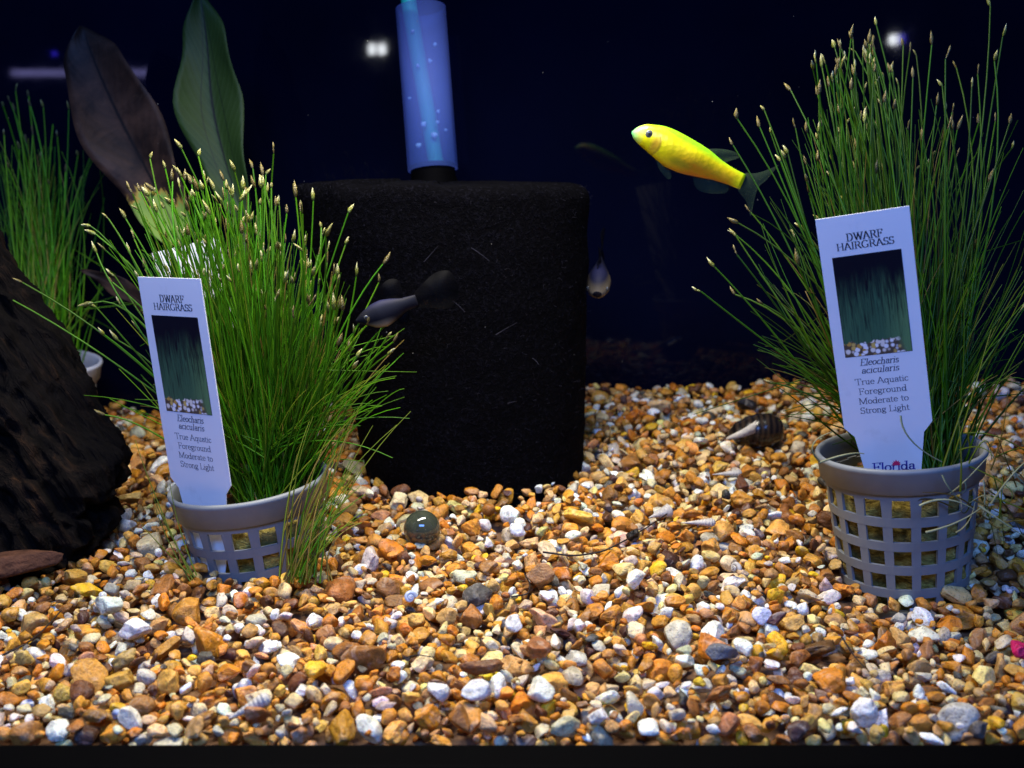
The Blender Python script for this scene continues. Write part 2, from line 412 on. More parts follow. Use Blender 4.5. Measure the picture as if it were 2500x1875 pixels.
# ------------------------------------------------------------------ plant tags
def arc(cx, cy, rx, ry, a0, a1, n=9): return [(cx + rx * math.cos(R(a0 + (a1 - a0) * i / n)), cy + ry * math.sin(R(a0 + (a1 - a0) * i / n))) for i in range(n + 1)]
def sf(x, y, w=.085): return [(x - w, y), (x + w, y)]
G = {
 'D': (.9, [[(.17, 0), (.17, 1)], [(.04, 1), (.38, 1)], [(.04, 0), (.38, 0)], arc(.38, .5, .36, .5, 90, -90)]),
 'W': (1.14, [[(.08, 1), (.34, .02)], [(.34, .02), (.57, .92)], [(.57, .92), (.82, .02)], [(.82, .02), (1.06, 1)], sf(.08, 1), sf(1.06, 1, .1), sf(.57, 1, .1)]),
 'A': (.86, [[(.07, 0), (.4, 1)], [(.4, 1), (.78, 0)], [(.2, .34), (.64, .34)], sf(.07, 0, .1), sf(.78, 0)]),
 'R': (.84, [[(.17, 0), (.17, 1)], [(.04, 1), (.4, 1)], [(.17, .5), (.42, .5)], arc(.4, .75, .24, .25, 90, -90), [(.42, .5), (.76, .02)], sf(.17, 0), sf(.8, 0, .08)]),
 'F': (.7, [[(.17, 0), (.17, 1)], [(.04, 1), (.64, 1)], [(.64, 1), (.64, .8)], [(.17, .52), (.5, .52)], [(.5, .62), (.5, .42)], sf(.17, 0)]),
 'H': (.94, [[(.17, 0), (.17, 1)], [(.76, 0), (.76, 1)], [(.17, .52), (.76, .52)], sf(.17, 0), sf(.17, 1), sf(.76, 0), sf(.76, 1)]),
 'I': (.38, [[(.18, 0), (.18, 1)], sf(.18, 0), sf(.18, 1)]),
 'G': (.94, [arc(.48, .5, .39, .5, 42, 315, 14), [(.78, .08), (.78, .42)], sf(.76, .42)]),
 'S': (.66, [arc(.33, .74, .23, .26, 25, 250, 9), arc(.33, .26, .25, .26, 70, -155, 9), [(.25, .5), (.42, .5)], [(.55, .84), (.55, .98)], [(.08, .02), (.08, .18)]]),
 'E': (.74, [[(.17, 0), (.17, 1)], [(.04, 1), (.62, 1)], [(.17, .52), (.5, .52)], [(.04, 0), (.66, 0)], [(.62, 1), (.62, .82)], [(.66, 0), (.66, .2)]]),
 'T': (.8, [[(.4, 0), (.4, 1)], [(.04, 1), (.76, 1)], [(.04, 1), (.04, .82)], [(.76, 1), (.76, .82)], sf(.4, 0)]),
 'M': (1.1, [[(.15, 0), (.15, 1)], [(.15, 1), (.54, .06)], [(.54, .06), (.93, 1)], [(.93, 1), (.93, 0)], sf(.15, 0), sf(.93, 0), sf(.1, 1, .08), sf(.98, 1, .08)]),
 'L': (.68, [[(.17, 0), (.17, 1)], [(.04, 0), (.62, 0)], [(.62, 0), (.62, .22)], sf(.17, 1)]),
 'a': (.54, [[(.1, .48)] + arc(.27, .45, .16, .18, 140, 0, 6) + [(.43, .05), (.52, .01)], arc(.26, .19, .17, .18, 50, 320, 9)]),
 'c': (.5, [arc(.29, .32, .22, .31, 45, 315, 11)]),
 'e': (.55, [arc(.29, .32, .22, .31, 8, 315, 12), [(.08, .36), (.5, .36)]]),
 'd': (.62, [arc(.27, .32, .21, .31, 0, 360, 14), [(.49, 0), (.49, 1)], sf(.44, 1, .08), sf(.54, 0, .07)]),
 'g': (.56, [arc(.26, .43, .18, .2, 0, 360, 12), arc(.27, -.12, .22, .15, 0, 360, 12), [(.14, .25), (.1, .13), (.36, .04)], [(.4, .6), (.54, .62)]]),
 'h': (.62, [[(.14, 0), (.14, 1)], arc(.31, .42, .17, .2, 180, 0, 8) + [(.48, 0)], sf(.14, 0, .1), sf(.48, 0, .1), sf(.09, 1, .07)]),
 'i': (.3, [[(.15, 0), (.15, .62)], [(.13, .88), (.17, .88)], sf(.15, 0, .1), sf(.1, .62, .07)]),
 'l': (.3, [[(.15, 0), (.15, 1)], sf(.15, 0, .1), sf(.1, 1, .07)]),
 'm': (.94, [[(.14, 0), (.14, .62)], arc(.3, .42, .16, .2, 180, 0, 8) + [(.46, 0)], arc(.62, .42, .16, .2, 180, 0, 8) + [(.78, 0)], sf(.14, 0, .09), sf(.46, 0, .09), sf(.78, 0, .09), sf(.09, .62, .07)]),
 'n': (.63, [[(.14, 0), (.14, .62)], arc(.31, .42, .17, .2, 180, 0, 8) + [(.48, 0)], sf(.14, 0, .1), sf(.48, 0, .1), sf(.09, .62, .07)]),
 'o': (.58, [arc(.29, .32, .23, .31, 0, 360, 14)]),
 'q': (.62, [arc(.27, .32, .21, .31, 0, 360, 14), [(.49, .62), (.49, -.3)], sf(.49, -.3, .1)]),
 'r': (.45, [[(.14, 0), (.14, .62)], arc(.32, .4, .18, .22, 180, 55, 7), sf(.14, 0, .1), sf(.09, .62, .07)]),
 's': (.44, [arc(.23, .46, .14, .165, 25, 250, 8), arc(.23, .165, .16, .165, 70, -155, 8), [(.17, .31), (.29, .31)]]),
 't': (.38, [[(.16, .84), (.16, .12)] + arc(.28, .12, .12, .11, 180, 300, 5), [(.02, .62), (.34, .62)]]),
 'u': (.63, [[(.14, .62), (.14, .2)] + arc(.3, .2, .16, .19, 180, 350, 8), [(.48, .62), (.48, .0)], sf(.08, .62, .07), sf(.42, .62, .07), sf(.54, 0, .07)]),
}
def hull(pts):
    pts = sorted(set((round(a, 5), round(b, 5)) for a, b in pts))
    def half(ps):
        h = []
        for p in ps:
            while len(h) > 1 and (h[-1][0] - h[-2][0]) * (p[1] - h[-2][1]) - (h[-1][1] - h[-2][1]) * (p[0] - h[-2][0]) <= 0: h.pop()
            h.append(p)
        return h[:-1]
    return half(pts) + half(pts[::-1])
def lettering(text, u0, u1, vbase, cap, hx, hy, italic=0):
    """strokes drawn with a broad nib (thick stems, thin bars), laid between u0 and u1; returns verts (x, -z plane) and faces"""
    segs, x = [], 0.0
    for ch in text:
        if ch == ' ': x += .34; continue
        adv, st = G[ch]
        for s in st:
            for a, b in zip(s[:-1], s[1:]): segs.append(((a[0] + x, a[1]), (b[0] + x, b[1])))
        x += adv
    kx = (u1 - u0) / x
    v, f = [], []
    for a, b in segs:
        q = []
        for px, py in (a, b):
            X = u0 + px * kx + italic * py * cap; Y = py * cap
            q += [(X - hx * cap, Y - hy * cap), (X + hx * cap, Y - hy * cap), (X + hx * cap, Y + hy * cap), (X - hx * cap, Y + hy * cap)]
        h = hull(q); f.append(tuple(range(len(v), len(v) + len(h)))); v += [(p[0], 0, vbase + p[1]) for p in h]
    return v, f
def card_mat():
    t = NT('white_tag_card'); p = t.coord('Object')
    n = t.noise(p, 120, 4); n2 = t.noise(p, 26, 3)
    c = t.mix(t.ramp(n2, [(.42, (0.,)), (.75, (.5,))]), (.80, .81, .83), (.66, .68, .74))
    t.set(Base_Color=t.mix(t.ramp(n, [(.62, (0.,)), (.78, (.35,))]), c, (.5, .52, .52)), Roughness=.38)
    t.bump(n2, .15, .001); return t.m
def picture_mat():
    t = NT('printed_grass_picture'); g = t.coord('Generated')
    sp = t.n('ShaderNodeSeparateXYZ'); t.l(g, sp.inputs[0]); U, V = sp.outputs[0], sp.outputs[2]
    st = t.noise(t.scale(g, (34, 1, 3.2)), 1.0, 4, .6, .9); st2 = t.noise(t.scale(g, (7, 1, 1.5)), 1.0, 2, .5)
    dens = t.math('SUBTRACT', t.math('ADD', .86, t.math('MULTIPLY', st2, .28)), V)        # grass fades out towards the dark top
    gm = t.math('MULTIPLY', t.ramp(t.math('ADD', st, t.math('MULTIPLY', dens, .35)), [(.47, (0.,)), (.78, (1.,))]), t.ramp(dens, [(.15, (0.,)), (.45, (1.,))]))
    right = t.ramp(U, [(.6, (0.,)), (.95, (1.,))])
    green = t.mix(right, lin(62, 98, 70), lin(96, 132, 84))
    c = t.mix(gm, lin(14, 14, 26), green)
    vo = t.n('ShaderNodeTexVoronoi'); vo.inputs['Scale'].default_value = 1; t.l(t.scale(g, (13, 1, 21)), vo.inputs['Vector'])
    sep = t.n('ShaderNodeSeparateColor'); t.l(vo.outputs['Color'], sep.inputs[0])
    pc = t.ramp(sep.outputs[0], [(0., lin(244, 238, 236)), (.5, lin(236, 222, 206)), (.72, lin(214, 176, 92)), (.9, lin(196, 150, 70))], 'CONSTANT')
    pc = t.mix(t.ramp(vo.outputs['Distance'], [(.42, (0.,)), (.62, (1.,))]), pc, lin(92, 76, 60))
    edge = t.math('ADD', V, t.math('MULTIPLY', t.noise(t.scale(g, (9, 1, 4)), 1, 2), .14))
    lowm = t.ramp(edge, [(.205, (1.,)), (.215, (0.,))])
    lowm2 = t.math('MULTIPLY', lowm, t.ramp(t.math('ADD', U, t.math('MULTIPLY', V, .6)), [(.86, (1.,)), (.95, (0.,))]))
    lowm3 = lowm2
    t.set(Base_Color=t.mix(lowm3, c, pc), Roughness=.3)
    return t.m
M['card'] = card_mat(); M['picture'] = picture_mat()
M['ink'] = plain('black_ink', (.018, .016, .028), .5, .3, .1); M['ink_grey'] = plain('grey_ink', (.05, .05, .085), .5, .3, .1)
M['ink_blue'] = plain('blue_ink', lin(50, 44, 150), .5, .3, .1); M['ink_pink'] = plain('pink_ink', lin(214, 40, 96), .5, .3, .1)
def plant_tag(loc, rows, W, label, printed=True, tail=4.55, logo=True):
    m = Matrix(rows); root = empty('plant_tag', loc, m.to_euler()); tag(root, label, 'plant tag', 'plant tags standing in the pots')
    o2 = [(0, 0), (1, 0), (1, 2.61), (.895, 2.745), (.79, 3.5), (.60, tail), (.47, tail + .08), (.36, tail), (.215, 3.5), (.11, 2.74), (0, 2.61)]
    # the card is slightly bowed: rows across its height, front and back skins
    th = .035
    L2 = [(0, 0), (0, .6), (0, 1.3), (0, 2.0), (0, 2.61), (.11, 2.74), (.172, 3.2), (.215, 3.5), (.36, tail), (.45, tail + .08)]
    R2 = [(1, 0), (1, .6), (1, 1.3), (1, 2.0), (1, 2.61), (.895, 2.745), (.825, 3.2), (.79, 3.5), (.60, tail), (.52, tail + .08)]
    v, f = [], []
    for a, b in zip(L2, R2): v += [((a[0] - .5) * W, -th / 2, -a[1] * W), ((b[0] - .5) * W, -th / 2, -b[1] * W), ((b[0] - .5) * W, th / 2, -b[1] * W), ((a[0] - .5) * W, th / 2, -a[1] * W)]
    n = len(L2)
    for i in range(n - 1):
        for j in range(4): f.append((i * 4 + j, i * 4 + (j + 1) % 4, i * 4 + 4 + (j + 1) % 4, i * 4 + 4 + j))
    f += [(3, 2, 1, 0), tuple((n - 1) * 4 + j for j in range(4))]
    mesh('card', v, f, M['card'], root, True, smooth=False)
    if not printed: return root
    fr = -th / 2
    def rect(u0, u1, v0, v1, y): return [((u0 - .5) * W, y, -v1 * W), ((u1 - .5) * W, y, -v1 * W), ((u1 - .5) * W, y, -v0 * W), ((u0 - .5) * W, y, -v0 * W)]
    mesh('picture_border', rect(.1245, .8705, .470, 1.702, fr - .004), [(0, 1, 2, 3)], M['ink'], root, True, False)
    mesh('picture', rect(.1305, .8644, .476, 1.6956, fr - .008), [(0, 1, 2, 3)], M['picture'], root, True, False)
    for text, u0, u1, vb, cap, hx, hy, it, mk in (
        ('DWARF', .305, .695, .300, .088, .08, .026, 0, 'ink'), ('HAIRGRASS', .188, .808, .398, .082, .08, .026, 0, 'ink'),
        ('Eleocharis', .275, .705, 1.822, .082, .058, .03, .2, 'ink_grey'), ('acicularis', .280, .70, 1.923, .082, .058, .03, .2, 'ink_grey'),
        ('True Aquatic', .195, .79, 2.064, .078, .052, .028, 0, 'ink_grey'), ('Foreground', .222, .76, 2.190, .078, .052, .028, 0, 'ink_grey'),
        ('Moderate to', .209, .77, 2.316, .078, .052, .028, 0, 'ink_grey'), ('Strong Light', .211, .766, 2.438, .078, .052, .028, 0, 'ink_grey')):
        lv, lf = lettering(text, u0, u1, 0, cap, hx, hy, it)
        lv = [((x - .5) * W, fr - .004, z * W - vb * W) for x, _, z in lv]
        mesh('lettering', lv, lf, M[mk], root, True, False)
    if logo:
        lv, lf = lettering('Florida', .262, .75, 0, .115, .075, .035, .06)
        mesh('lettering', [((x - .5) * W, fr - .004, z * W - 3.225 * W) for x, _, z in lv], lf, M['ink_blue'], root, True, False)
        pv, pf = [], []
        for k in range(-3, 4):
            a = R(90 - 26 * k); L = .075 - .006 * abs(k); c = (.545, 3.155)
            q = [(0, 0), (.5, .30), (1, 0), (.5, -.30)]
            pf.append(tuple(range(len(pv), len(pv) + 4)))
            for s_, w_ in q:
                dx = L * (s_ * math.cos(a) - w_ * .7 * math.sin(a)); dz = L * (s_ * math.sin(a) + w_ * .7 * math.cos(a))
                pv.append(((c[0] + dx - .5) * W, fr - .007 - .0006 * (k + 3), (-c[1] + dz) * W))
        mesh('lotus_print', pv, pf, M['ink_pink'], root, True, False)
    return root
def tag_pose(p, k): return CAM + (np.array(p) - CAM) * k       # tag size fitted with the tag 3 cm wide; k gives its true size and place
ROT_L = [[0.8896, 0.4518, -0.0672], [-0.4563, 0.8856, -0.0863], [0.0206, 0.1075, 0.994]]
ROT_R = [[0.9306, 0.2864, -0.2279], [-0.3254, 0.9325, -0.1565], [0.1677, 0.2198, 0.961]]
plant_tag(tag_pose([-12.328, 3.416, 10.513], 2.5 / 3), ROT_L, 2.5, 'white printed plant tag leaning beside the driftwood, in the left net pot', logo=False, tail=4.1)
plant_tag(tag_pose([11.633, .959, 12.925], 2.55 / 3), ROT_R, 2.55, 'larger white printed plant tag with pink lotus and blue lettering at its foot', tail=4.5)
tl = at(372, 612, 39.0)
plant_tag(at(452, 598, 38.9), [[.95, -.2, -.24], [.2, .98, .03], [.23, -.07, .97]], 2.35, 'blank back of a white plant tag hidden among the grass blades', printed=False, tail=4.0)

# ------------------------------------------------------------------ hairgrass
def blade_mat():
    t = NT('grass_blade'); a = t.n('ShaderNodeAttribute', attribute_name='pcol').outputs['Color']
    n = t.noise(t.pos(), 220, 2)
    c = t.mix(t.math('MULTIPLY', n, .5), a, t.mix(.5, a, (.02, .03, .004)))
    t.set(Base_Color=c, Roughness=.4); t.b.inputs['Specular IOR Level'].default_value = .22
    translucent(t, t.mix(.5, a, (.12, .22, .01), 'ADD'), .3); return t.m
def head_mat(k):
    t = NT('seed_head'); g = t.coord('Generated'); sp = t.n('ShaderNodeSeparateXYZ'); t.l(g, sp.inputs[0])
    vo = t.n('ShaderNodeTexVoronoi'); vo.inputs['Scale'].default_value = 1; t.l(t.scale(g, (5, 5, 9)), vo.inputs['Vector'])
    a, b, c = [(lin(66, 92, 22), lin(112, 112, 34), lin(196, 190, 112)), (lin(66, 66, 22), lin(104, 92, 34), lin(150, 136, 70)), (lin(84, 112, 28), lin(142, 146, 48), lin(226, 222, 160))][k]
    cc = t.ramp(sp.outputs[2], [(.05, a), (.45, b), (.9, c)])
    t.set(Base_Color=t.mix(t.ramp(vo.outputs['Distance'], [(.3, (0.,)), (.75, (.75,))]), cc, lin(70, 56, 24)), Roughness=.4)
    t.bump(vo.outputs['Distance'], .6, .0004); return t.m
M['blade'] = blade_mat(); HEADM = [head_mat(k) for k in range(3)]
HEADS = []
for k in range(9):
    r = np.random.default_rng(k); v, f = [], []; n = 8
    prof = [(0, .012), (.06, .05), (.2, .088), (.38, .098), (.56, .086), (.74, .056), (.88, .028), (1.0, .004)]
    if k >= 6: prof = [(0, .012), (.1, .04), (.3, .055), (.45, .04), (.6, .062), (.8, .05), (.92, .02), (1.0, .004)]
    L = r.uniform(.40, .58); bend = r.uniform(-.05, .05)
    for s, rr in prof:
        for i in range(n):
            a = 2 * math.pi * i / n; q = rr * (1 + .18 * math.sin(a * 3 + s * 9)) * r.uniform(.88, 1.12)
            v.append((q * math.cos(a) + bend * s * s * 3, q * math.sin(a), s * L))
    for j in range(len(prof) - 1):
        for i in range(n): f.append((j * n + i, j * n + (i + 1) % n, (j + 1) * n + (i + 1) % n, (j + 1) * n + i))
    HEADS.append(raw_mesh('seed_head', v, f, HEADM[k % 3]))
def curve(p0, p1, p2, n):
    t = np.linspace(0, 1, n)[:, None]; return (1 - t) ** 2 * p0 + 2 * t * (1 - t) * p1 + t * t * p2
def tube(pts, r0, r1, sides=4, power=1.0):
    pts = np.asarray(pts); n = len(pts); tan = np.gradient(pts, axis=0); tan /= np.linalg.norm(tan, axis=1)[:, None] + 1e-9
    ref = np.array([0.31, .95, .05]); a = np.cross(tan, ref); a /= np.linalg.norm(a, axis=1)[:, None] + 1e-9; b = np.cross(tan, a)
    rad = (r0 + (r1 - r0) * np.linspace(0, 1, n) ** power)[:, None]
    v = np.concatenate([pts + rad * (math.cos(2 * math.pi * k / sides) * a + math.sin(2 * math.pi * k / sides) * b) for k in range(sides)])
    v = v.reshape(sides, n, 3).transpose(1, 0, 2).reshape(-1, 3)
    f = [(i * sides + k, i * sides + (k + 1) % sides, (i + 1) * sides + (k + 1) % sides, (i + 1) * sides + k) for i in range(n - 1) for k in range(sides)]
    return v, np.array(f)
def green(r, kind=None):
    u = r.random() * .85
    if kind == 'pale': return np.array(lin(176, 176, 132)) * r.uniform(.6, 1.2) * 2
    if kind == 'dry' or (kind is None and u < .05): c = np.array(lin(150, 128, 60)) * r.uniform(.6, 1.1)
    elif kind == 'yellow' or (kind is None and u < .15): c = np.array(lin(132, 150, 40)) * r.uniform(.6, 1.0)
    else: c = np.array(lin(76, 128, 14)) * r.uniform(.5, 1.4) * np.array([r.uniform(.7, 1.25), 1, r.uniform(.6, 1.3)])
    return c
def plant(name, label, base, n_fill, stems, fills, rad=.042, seed=0, tint=1.0, extra=()):
    """stems: list of tip points that carry a seed head; fills(r) -> (base point, control, tip) for one plain blade"""
    r = np.random.default_rng(seed); root = empty(name, base); tag(root, label, 'grass plant', 'potted hairgrass plants')
    vs, fs, cs, k = [], [], [], 0
    def add(pts, r0, r1, c):
        nonlocal k
        v, f = tube(pts, r0, r1, 3); vs.append(v - base); fs.append(f + k); k += len(v); cs.append(np.tile(c * tint, (len(v), 1)))
    for i in range(n_fill):
        p0, p1, p2 = fills(r); pts = curve(p0, p1, p2, 11); L = np.linalg.norm(p2 - p0)
        pts += (np.sin(np.linspace(0, r.uniform(2, 7), 11)) * np.linspace(0, 1, 11))[:, None] * r.normal(0, .012, 3) * L
        if r.random() < .10:                 # bent or broken blades
            q = r.integers(4, 8); d = np.array([r.normal(0, .6), abs(r.normal(0, .3)), r.uniform(-.7, .2)]); pts[q:] = pts[q - 1] + np.linspace(.08, .45, 11 - q)[:, None] * L * d
        add(pts, rad * r.uniform(.75, 1.1), rad * .3, green(r))
    for pts, kind, rr in extra: add(np.asarray(pts), rr, rr * .35, green(r, kind))
    me = big_mesh('blades', np.concatenate(vs), np.concatenate(fs), M['blade'], np.concatenate(cs))
    tag(link('blades', me, root), kind='stuff')
    for p0, p1, p2 in stems:
        pts = curve(p0, p1, p2, 12)
        v, f = tube(pts, rad * r.uniform(.9, 1.15), rad * .62, 5); c = green(r, 'green') * tint
        v = np.asarray(v)
        me = big_mesh('stem', v - base, f, M['blade'], np.tile(c, (len(v), 1)))
        st = link('stem', me, root)
        h = link('seed_head', HEADS[r.integers(len(HEADS))], st, pts[-1] - base)
        d = Vector(pts[-1] - pts[-2]).normalized(); d = (d + Vector(r.normal(0, .22, 3))).normalized()
        h.rotation_euler = d.to_track_quat('Z', 'X').to_euler(); s = r.uniform(.7, 1.12); s *= .84; h.scale = (s * r.uniform(.6, .95), s * .8, s * r.uniform(.85, 1.2))
    return root
def fan(base, d0, brad, bow=.12):
    """returns a function: tip (px, py, depth) -> base, control and tip points of a blade springing from the crown"""
    def go(r, px, py, d):
        tip = at(px, py, d); a = r.uniform(0, 6.28); q = brad * math.sqrt(r.random())
        p0 = base + np.array([q * math.cos(a), q * math.sin(a), r.uniform(-.2, .2)])
        p0[0] += np.clip((tip[0] - base[0]) * .12, -.35, .6)
        L = np.linalg.norm(tip - p0); mid = p0 + (tip - p0) * r.uniform(.42, .6)
        side = np.array([r.normal(0, .06), r.normal(0, .06), 0]) * L
        up = np.array([0, 0, 1]) * L * abs(r.normal(bow, .09)) * min(1.2, abs(tip[0] - p0[0]) / L * 2)
        return p0, mid + side + up, tip
    return go
# left plant
BL = POT_L[0] + np.array([.6, .75, -.9]); goL = fan(BL, 36, .95)
r = np.random.default_rng(11); stemsL = []
def top_l(x): return np.interp(x, [225, 300, 380, 480, 560, 680, 780, 860, 940], [560, 440, 400, 380, 380, 440, 520, 600, 720])
for i in range(120):
    x = np.clip(r.normal(585, 165), 235, 945); y = top_l(x) + abs(r.normal(0, 1)) * 145 * (1.4 if x < 420 else 1)
    stemsL.append(goL(r, x, y, r.uniform(34.5, 39.5)))
for i in range(45):
    x = r.uniform(480, 900); stemsL.append(goL(r, x, top_l(x) + r.uniform(120, 330), r.uniform(34, 37)))
for i in range(26):
    stemsL.append(goL(r, r.uniform(340, 520), r.uniform(430, 610), r.uniform(35, 37)))
for (x, y) in [(22, 728), (55, 690), (222, 553), (236, 618), (258, 612), (318, 622), (355, 655), (275, 690), (228, 740), (296, 745), (340, 808), (255, 818), (668, 375), (444, 365), (366, 388), (765, 490), (850, 520), (935, 645), (925, 690), (960, 835), (942, 828)]:
    stemsL.append(goL(r, x, y, r.uniform(35, 37.5)))
def fillL(r):
    x = np.clip(r.normal(635, 150), 260, 985); t = top_l(min(x, 940)); y = t + 60 + r.random() ** .8 * (1060 - t - 120)
    if x > 880: y = max(y, 800)
    p = goL(r, x, y, r.uniform(34, 40)); return p
exL = []
for i in range(60):
    p, q = at(r.uniform(520, 600), 1120, 36.6), at(r.uniform(330, 530), r.uniform(470, 660), r.uniform(35.5, 37)); exL.append((curve(p, (p + q) / 2 + np.array([r.normal(.4, .3), 0, r.uniform(0, .8)]), q, 10), None, .038))
for i in range(52):          # loose blades that hang over the rim and lean in the gravel in front of the pot
    b = at(r.normal(728, 28), r.uniform(1405, 1430), r.uniform(33.2, 34.2)); t_ = at(r.normal(835, 45), r.uniform(1000, 1290), r.uniform(33.5, 36))
    m = (b + t_) / 2 + np.array([r.normal(-.25, .25), r.normal(0, .2), .5]); exL.append((curve(b, m, t_, 9), r.choice(['yellow', 'dry', 'green', 'yellow']), .034))
for a, b_ in [((470, 1415), (330, 1075)), ((475, 1410), (365, 1190)), ((465, 1420), (380, 1240)), ((480, 1405), (415, 1180)), ((460, 1400), (345, 1280))]:
    p, q = at(*a, 34.2), at(*b_, 34.8); exL.append((curve(p, (p + q) / 2 + np.array([-.25, 0, .2]), q, 9), 'yellow', .03))
for i in range(45):          # curled dry roots and dead blades at the crown
    a = r.uniform(0, 6.28); b = BL + np.array([1.3 * math.cos(a) * r.random() + .45, 1.3 * math.sin(a) * r.random() + .1, .1])
    t_ = b + np.array([r.normal(0, .8), abs(r.normal(0, .5)) - .2, r.uniform(.1, .9)]); exL.append((curve(b, (b + t_) / 2 + np.array([r.normal(0, .4), 0, r.uniform(.3, .9)]), t_, 9), r.choice(['dry', 'yellow']), .026))
for a, b_ in [((660, 1100), (958, 1118)), ((640, 1110), (1000, 1022)), ((650, 1120), (205, 965)), ((640, 1100), (330, 975)), ((655, 1100), (968, 918)), ((700, 1100), (948, 955)), ((660, 1110), (930, 990)), ((650, 1110), (905, 985)), ((660, 1130), (880, 1040))]:
    p, q = at(*a, 36), at(*b_, 35.5); exL.append((curve(p, (p + q) / 2 + np.array([0, 0, .9]), q, 10), 'green', .04))
plant('hairgrass', 'bright green hairgrass clump with cream seed heads in the left net pot', BL, 620, stemsL, fillL, seed=3, tint=1.05, extra=exL)
# right plant
BR = POT_R[0] + np.array([.55, .35, -.8]); goR = fan(BR, 36, 1.2)
stemsR = []
def top_r(x): return np.interp(x, [1780, 1830, 1920, 2000, 2100, 2200, 2300, 2400, 2480], [380, 300, 190, 140, 80, 90, 130, 160, 200])
for i in range(120):
    x = np.clip(r.normal(2110, 170), 1795, 2470); y = top_r(x) + abs(r.normal(0, 1)) * 190
    stemsR.append(goR(r, x, y, r.uniform(34.5, 40)))
for (x, y) in [(2418, 15), (2448, 90), (2428, 150), (2140, 62), (1745, 652), (1712, 712), (1803, 545), (1800, 290), (1790, 355), (2055, 120), (1985, 170), (2275, 110), (1890, 935), (1862, 742), (1950, 650), (2375, 610), (2490, 760)]:
    stemsR.append(goR(r, x, y, r.uniform(34.5, 37)))
def fillR(r):
    x = np.clip(r.normal(2190, 165), 1850, 2560); t = top_r(min(max(x, 1780), 2480)); y = t + 80 + r.random() ** .75 * (980 - t - 120)
    if x < 1930: y = max(y, 480)
    return goR(r, x, y, r.uniform(34, 40.5))
exR = []
for a, b_ in [((2200, 1080), (1855, 730)), ((2190, 1090), (1860, 820)), ((2180, 1090), (1890, 940)), ((2170, 1100), (1900, 905)), ((2300, 1050), (2500, 790)), ((2310, 1040), (2510, 730)), ((2320, 1040), (2500, 900)), ((2300, 1050), (2480, 640)), ((2170, 1090), (1935, 985)), ((2180, 1085), (1870, 860)), ((2290, 1060), (2440, 880))]:
    for _ in range(3):
        p, q = at(a[0] + r.normal(0, 12), a[1], 35.5), at(b_[0] + r.normal(0, 22), b_[1] + r.normal(0, 25), r.uniform(34, 36)); exR.append((curve(p, (p + q) / 2 + np.array([r.normal(0, .3), 0, r.uniform(.3, 1.4)]), q, 10), None, .038))
for i in range(26):          # pale runners and roots straggling over the right-hand side of the pot
    p = at(r.normal(2400, 45), r.normal(1175, 55), 32.9); q = p + np.array([r.normal(.6, 1.1), r.normal(-.2, .4), r.normal(-.1, .9)])
    exR.append((curve(p, (p + q) / 2 + np.array([r.normal(0, .5), -.2, r.normal(.3, .5)]), q, 9), r.choice(['dry', 'pale', 'yellow']), .03))
for a, m_, b_ in [((2245, 1235), (2310, 1200), (2380, 1245)), ((2260, 1300), (2350, 1280), (2400, 1235)), ((2300, 1160), (2310, 1190), (2345, 1225)), ((2345, 1200), (2352, 1120), (2340, 1020)), ((2440, 1270), (2445, 1220), (2448, 1165)), ((2470, 1140), (2480, 1170), (2520, 1195)), ((2420, 1230), (2470, 1150), (2520, 1115)), ((2390, 1235), (2440, 1270), (2500, 1310)), ((2000, 1125), (1955, 1080), (2030, 1055)), ((2000, 1130), (2080, 1100), (2110, 1108)), ((2198, 1015), (2200, 1080), (2300, 1128))]:
    exR.append((curve(at(*a, 32.3), at(*m_, 32.0), at(*b_, 32.3), 10), r.choice(['pale', 'pale', 'yellow']), .042))
plant('hairgrass', 'tall dark green hairgrass clump fanning out of the right net pot', BR, 500, stemsR, fillR, seed=5, tint=.52, extra=exR)  # low tint paints the weaker light on this side into the blade colour
# plant far behind on the left
BB = POT_B[0] + np.array([.2, 0, -.6]); goB = fan(BB, 52, 1.2); stemsB = []
for (x, y) in [(38, 222), (70, 235), (25, 250), (8, 260), (138, 240), (168, 268), (106, 262), (75, 260), (35, 275), (80, 330), (140, 335), (48, 365), (65, 350), (20, 410), (52, 415), (196, 440), (190, 380), (100, 390), (10, 330), (160, 420), (120, 450)]:
    stemsB.append(goB(r, x, y, r.uniform(50, 54)))
def fillB(r):
    x = r.normal(95, 75); return goB(r, x, 330 + r.random() * 480, r.uniform(50, 54.5))
plant('hairgrass', 'hairgrass clump at the far left behind the driftwood', BB, 300, stemsB, fillB, rad=.045, seed=8, tint=2.0)

